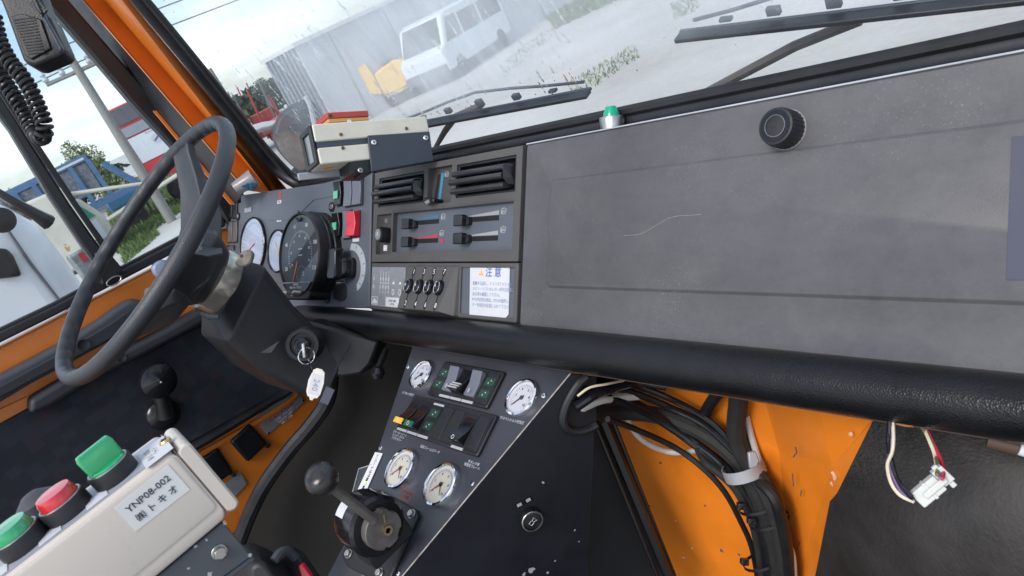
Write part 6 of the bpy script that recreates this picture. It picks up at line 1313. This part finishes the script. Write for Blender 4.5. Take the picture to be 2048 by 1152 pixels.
# bracket under the box
br_ = thing('steel_bracket', 'chipped slate grey steel bracket with a hex bolt below the control box', 'bracket', P(440, 1140, .54))
BF = Fr(BX.pt(0, 0, -.004), BX.ax, BX.ay)
part('plate', MB().pxprism(BF, [(446, 1044), (505, 1113), (440, 1160), (420, 1260), (240, 1260), (250, 1200), (330, 1142)], -.005, 0), M_slate2, br_, bevel=.0012)
part('edge', MB().pxprism(BF, [(505, 1113), (512, 1120), (440, 1176), (436, 1164)], -.02, -.001), M_slate2, br_, bevel=.001)
bolt(BF, *BF.uv(441, 1107, .003), .0046, br_, 0, M_steel)
for x, y, r in ((449, 1046, .002), (500, 1110, .0016), (392, 1093, .0014), (377, 1137, .001), (413, 1080, .0012), (420, 1148, .002)):
    i = BF.uv(x, y); part('paint_chip', MB().prism(BF, [(i[0]+r*random.uniform(.4, 1.3)*math.cos(a), i[1]+r*random.uniform(.4, 1.3)*math.sin(a)) for a in [j*math.pi/4 for j in range(8)]], 0, .0002), M_icon, br_)
# dark seat belt stalk and bag at the bottom
bg_ = thing('rubber_boot', 'crumpled black rubber boot on the floor beside the steel bracket', 'rubber boot', P(540, 1150, .9))
bf = Fr(P(530, 1120, .92), RX, UPV)
part('body', MB().loops([[P(x, y, d) for x, y in pts_] for pts_, d in (([(455, 1200), (470, 1100), (500, 1082), (530, 1095), (560, 1110), (590, 1140), (600, 1200)], 1.0), ([(470, 1200), (482, 1112), (505, 1098), (530, 1105), (550, 1120), (575, 1145), (585, 1200)], .93), ([(495, 1200), (500, 1135), (515, 1125), (530, 1128), (540, 1140), (555, 1160), (560, 1200)], .90))]), M_hose, bg_, bevel=.008, seg=3)
part('strap', MB().tube(spline([P(548, 1122, .92), P(560, 1106, .93), P(575, 1102, .94), P(590, 1115, .95)], 5), .006, 8), M_trim, bg_)
sb = thing('belt_buckle', 'seat belt buckle with a red release button at the bottom edge', 'seat belt buckle', P(612, 1150, .95))
part('housing', MB().pxprism(Fr(P(600, 1130, .96), RX, UPV), [(575, 1100), (600, 1112), (640, 1170), (600, 1190), (560, 1130)], -.02, 0), M_blk, sb, bevel=.004)
part('release_button', MB().pxprism(Fr(P(608, 1140, .95), RX, UPV), [(597, 1131), (606, 1125), (625, 1152), (618, 1180), (606, 1160)], -.006, .004), M_red, sb, bevel=.002)
# ================================================================ RADIO HANDSET AND COILED CORD
rh = thing('radio_handset', 'black radio handset hanging at the top left corner', 'radio handset', P(70, 130, .72))
HF = Fr(P(70, 70, .70), camv(.93, .35, .1), camv(-.35, .93, 0))
part('body', MB().pxprism(HF, [(-30, -30), (0, 0), (8, 20), (44, 118), (54, 130), (70, 133), (120, 112), (128, 104), (126, 94), (100, 35), (92, 28), (72, -30)], -.025, 0), M_blk, rh, bevel=.005, seg=3)
part('side_rail', MB().pxprism(HF, [(60, -30), (78, 0), (98, 40), (131, 100), (127, 110), (122, 104), (88, 36), (66, 14), (40, -30)], .0, .006), M_slate, rh, bevel=.0015)
part('push_key', MB().pxprism(HF, [(74, -10), (84, 6), (97, 34), (92, 38), (80, 22), (68, -8)], .004, .010), M_blk, rh, bevel=.002)
gr = part('grille', MB().pxprism(HF, [(24, 34), (45, 28), (84, 40), (104, 98), (64, 120), (52, 112)], .0, .002), M_blk, rh, bevel=.001)
for k in range(13):
    x0, y0 = 30+k*2.4, 42+k*5.6; part('grille_rib', MB().tube([HF.pt(*HF.uv(x0, y0), .002), HF.pt(*HF.uv(x0+42-(k*.8), y0-6+k*.2), .002)], .0009, 5), M_dkgrey, gr)
for k in range(7):
    f_ = HF.uv(76+k*3.3, 6+k*4.3); part('rack_tooth', MB().box(HF.at(*f_, 0, -1.0), -.001, .001, -.004, .004, .006, .0085), M_blk, rh)
def coil(pts, r, rw, pitch_turns, name, label):
    c = spline([P(*p) for p in pts], 24); n = len(c); out = []
    Lc = [0]
    for i in range(1, n): Lc.append(Lc[-1]+(c[i]-c[i-1]).length)
    T = Lc[-1]; a = None; m_ = int(pitch_turns*14); j = 0; prev = None
    for i in range(m_+1):
        s_ = T*i/m_
        while j < n-2 and Lc[j+1] < s_: j += 1
        q = (s_-Lc[j])/max(1e-9, Lc[j+1]-Lc[j]); p = c[j].lerp(c[j+1], q); tn = (c[j+1]-c[j]).normalized()
        if prev is None: prev = tn.orthogonal().normalized()
        prev = (prev-tn*prev.dot(tn)).normalized(); b = tn.cross(prev); ph = 2*math.pi*pitch_turns*i/m_
        out.append(p+(prev*math.cos(ph)+b*math.sin(ph))*r)
    return out
c_o = coil([(-14, 30, .66), (-2, 80, .66), (18, 120, .66), (42, 150, .66), (60, 178, .66), (72, 205, .66), (84, 232, .66), (90, 256, .66), (84, 276, .665), (70, 268, .675), (56, 240, .68), (40, 210, .68), (20, 180, .68), (2, 150, .68), (-20, 110, .68)], .0056, .0019, 42, 'c', '')
cd = part('coiled_cord', MB().tube(c_o, .0019, 7), M_cord); cd['label'] = 'black coiled microphone cord hanging in a loop below the radio handset'; cd['category'] = 'cord'

# ---- last small things on the steering column
part('stalk_tab', MB().pxprism(Fr(P(486, 522, 1.13), RX, UPV), [(468, 528), (478, 508), (490, 499), (500, 500), (506, 508), (501, 526), (492, 533), (478, 534)], -.012, .0), mat('smoky_tab', (.20, .18, .15), .25, var=.3, vscale=60), col, bevel=.003)
part('tab_hole', MB().lathe(Fr(P(483, 512, 1.13), RX, UPV), 0, 0, [(.0028, -.001), (.0028, .0006), (0, .0006)], 12), M_ink, col)
part('cover_clip', MB().tube([P(402, 626, 1.10), P(418, 633, 1.10), P(438, 634, 1.10)], [.004, .006, .003], 10), M_trim, col)

# ---- chips and scratches in the orange paint of the firewall
M_chip = mat('bare_primer', (.10, .09, .085), .7); M_pale = mat('pale_primer_chip', (.62, .42, .34), .7)
FA = Fr(PY(1350, 950, .612), (PY(1450, 950, .611)-PY(1350, 950, .612)), ZA)
if FA.n.dot(EYE-FA.o) < 0: FA = Fr(FA.o, -FA.ax, FA.ay)
random.seed(21)
for x, y, r, m_ in ((1322, 925, .002, M_chip), (1386, 1095, .0028, M_pale), (1368, 1112, .003, M_pale), (1445, 1100, .004, M_chip), (1442, 1130, .0035, M_chip), (1480, 1108, .0025, M_chip), (1300, 1010, .0014, M_chip), (1411, 1010, .0016, M_chip), (1352, 1040, .0014, M_pale)):
    p = FA.uv(x, y); part('paint_chip', MB().prism(FA, [(p[0]+r*random.uniform(.3, 1.4)*math.cos(a), p[1]+r*random.uniform(.3, 1.4)*math.sin(a)) for a in [j*math.pi/4 for j in range(8)]], .0012, .0024), m_, cab)
FB = Fr(PY(1600, 1000, .578), (PY(1650, 1000, .552)-PY(1550, 1000, .606)), ZA)
if FB.n.dot(EYE-FB.o) < 0: FB = Fr(FB.o, -FB.ax, FB.ay)
for pts_ in (((1594, 892), (1597, 902), (1590, 912)), ((1588, 945), (1590, 970)), ((1604, 1080), (1596, 1098), (1600, 1110)), ((1590, 1100), (1594, 1110)), ((1606, 978), (1604, 990))):
    part('scratch', MB().tube([FB.pt(*FB.uv(x, y), .0024) for x, y in pts_], .0008, 5), M_chip, cab)
FCq = Fr(PY(1676, 955, .535), (PY(1700, 900, .520)-PY(1665, 950, .54)), ZA)
if FCq.n.dot(EYE-FCq.o) < 0: FCq = Fr(FCq.o, -FCq.ax, FCq.ay)
for x, y, r in ((1677, 955, .0075), (1670, 968, .004), (1705, 866, .002)):
    p = FCq.uv(x, y); part('paint_chip', MB().prism(FCq, [(p[0]+r*random.uniform(.4, 1.3)*math.cos(a), p[1]+r*random.uniform(.4, 1.3)*math.sin(a)) for a in [j*math.pi/5 for j in range(10)]], .001, .0035), M_pale, cab)
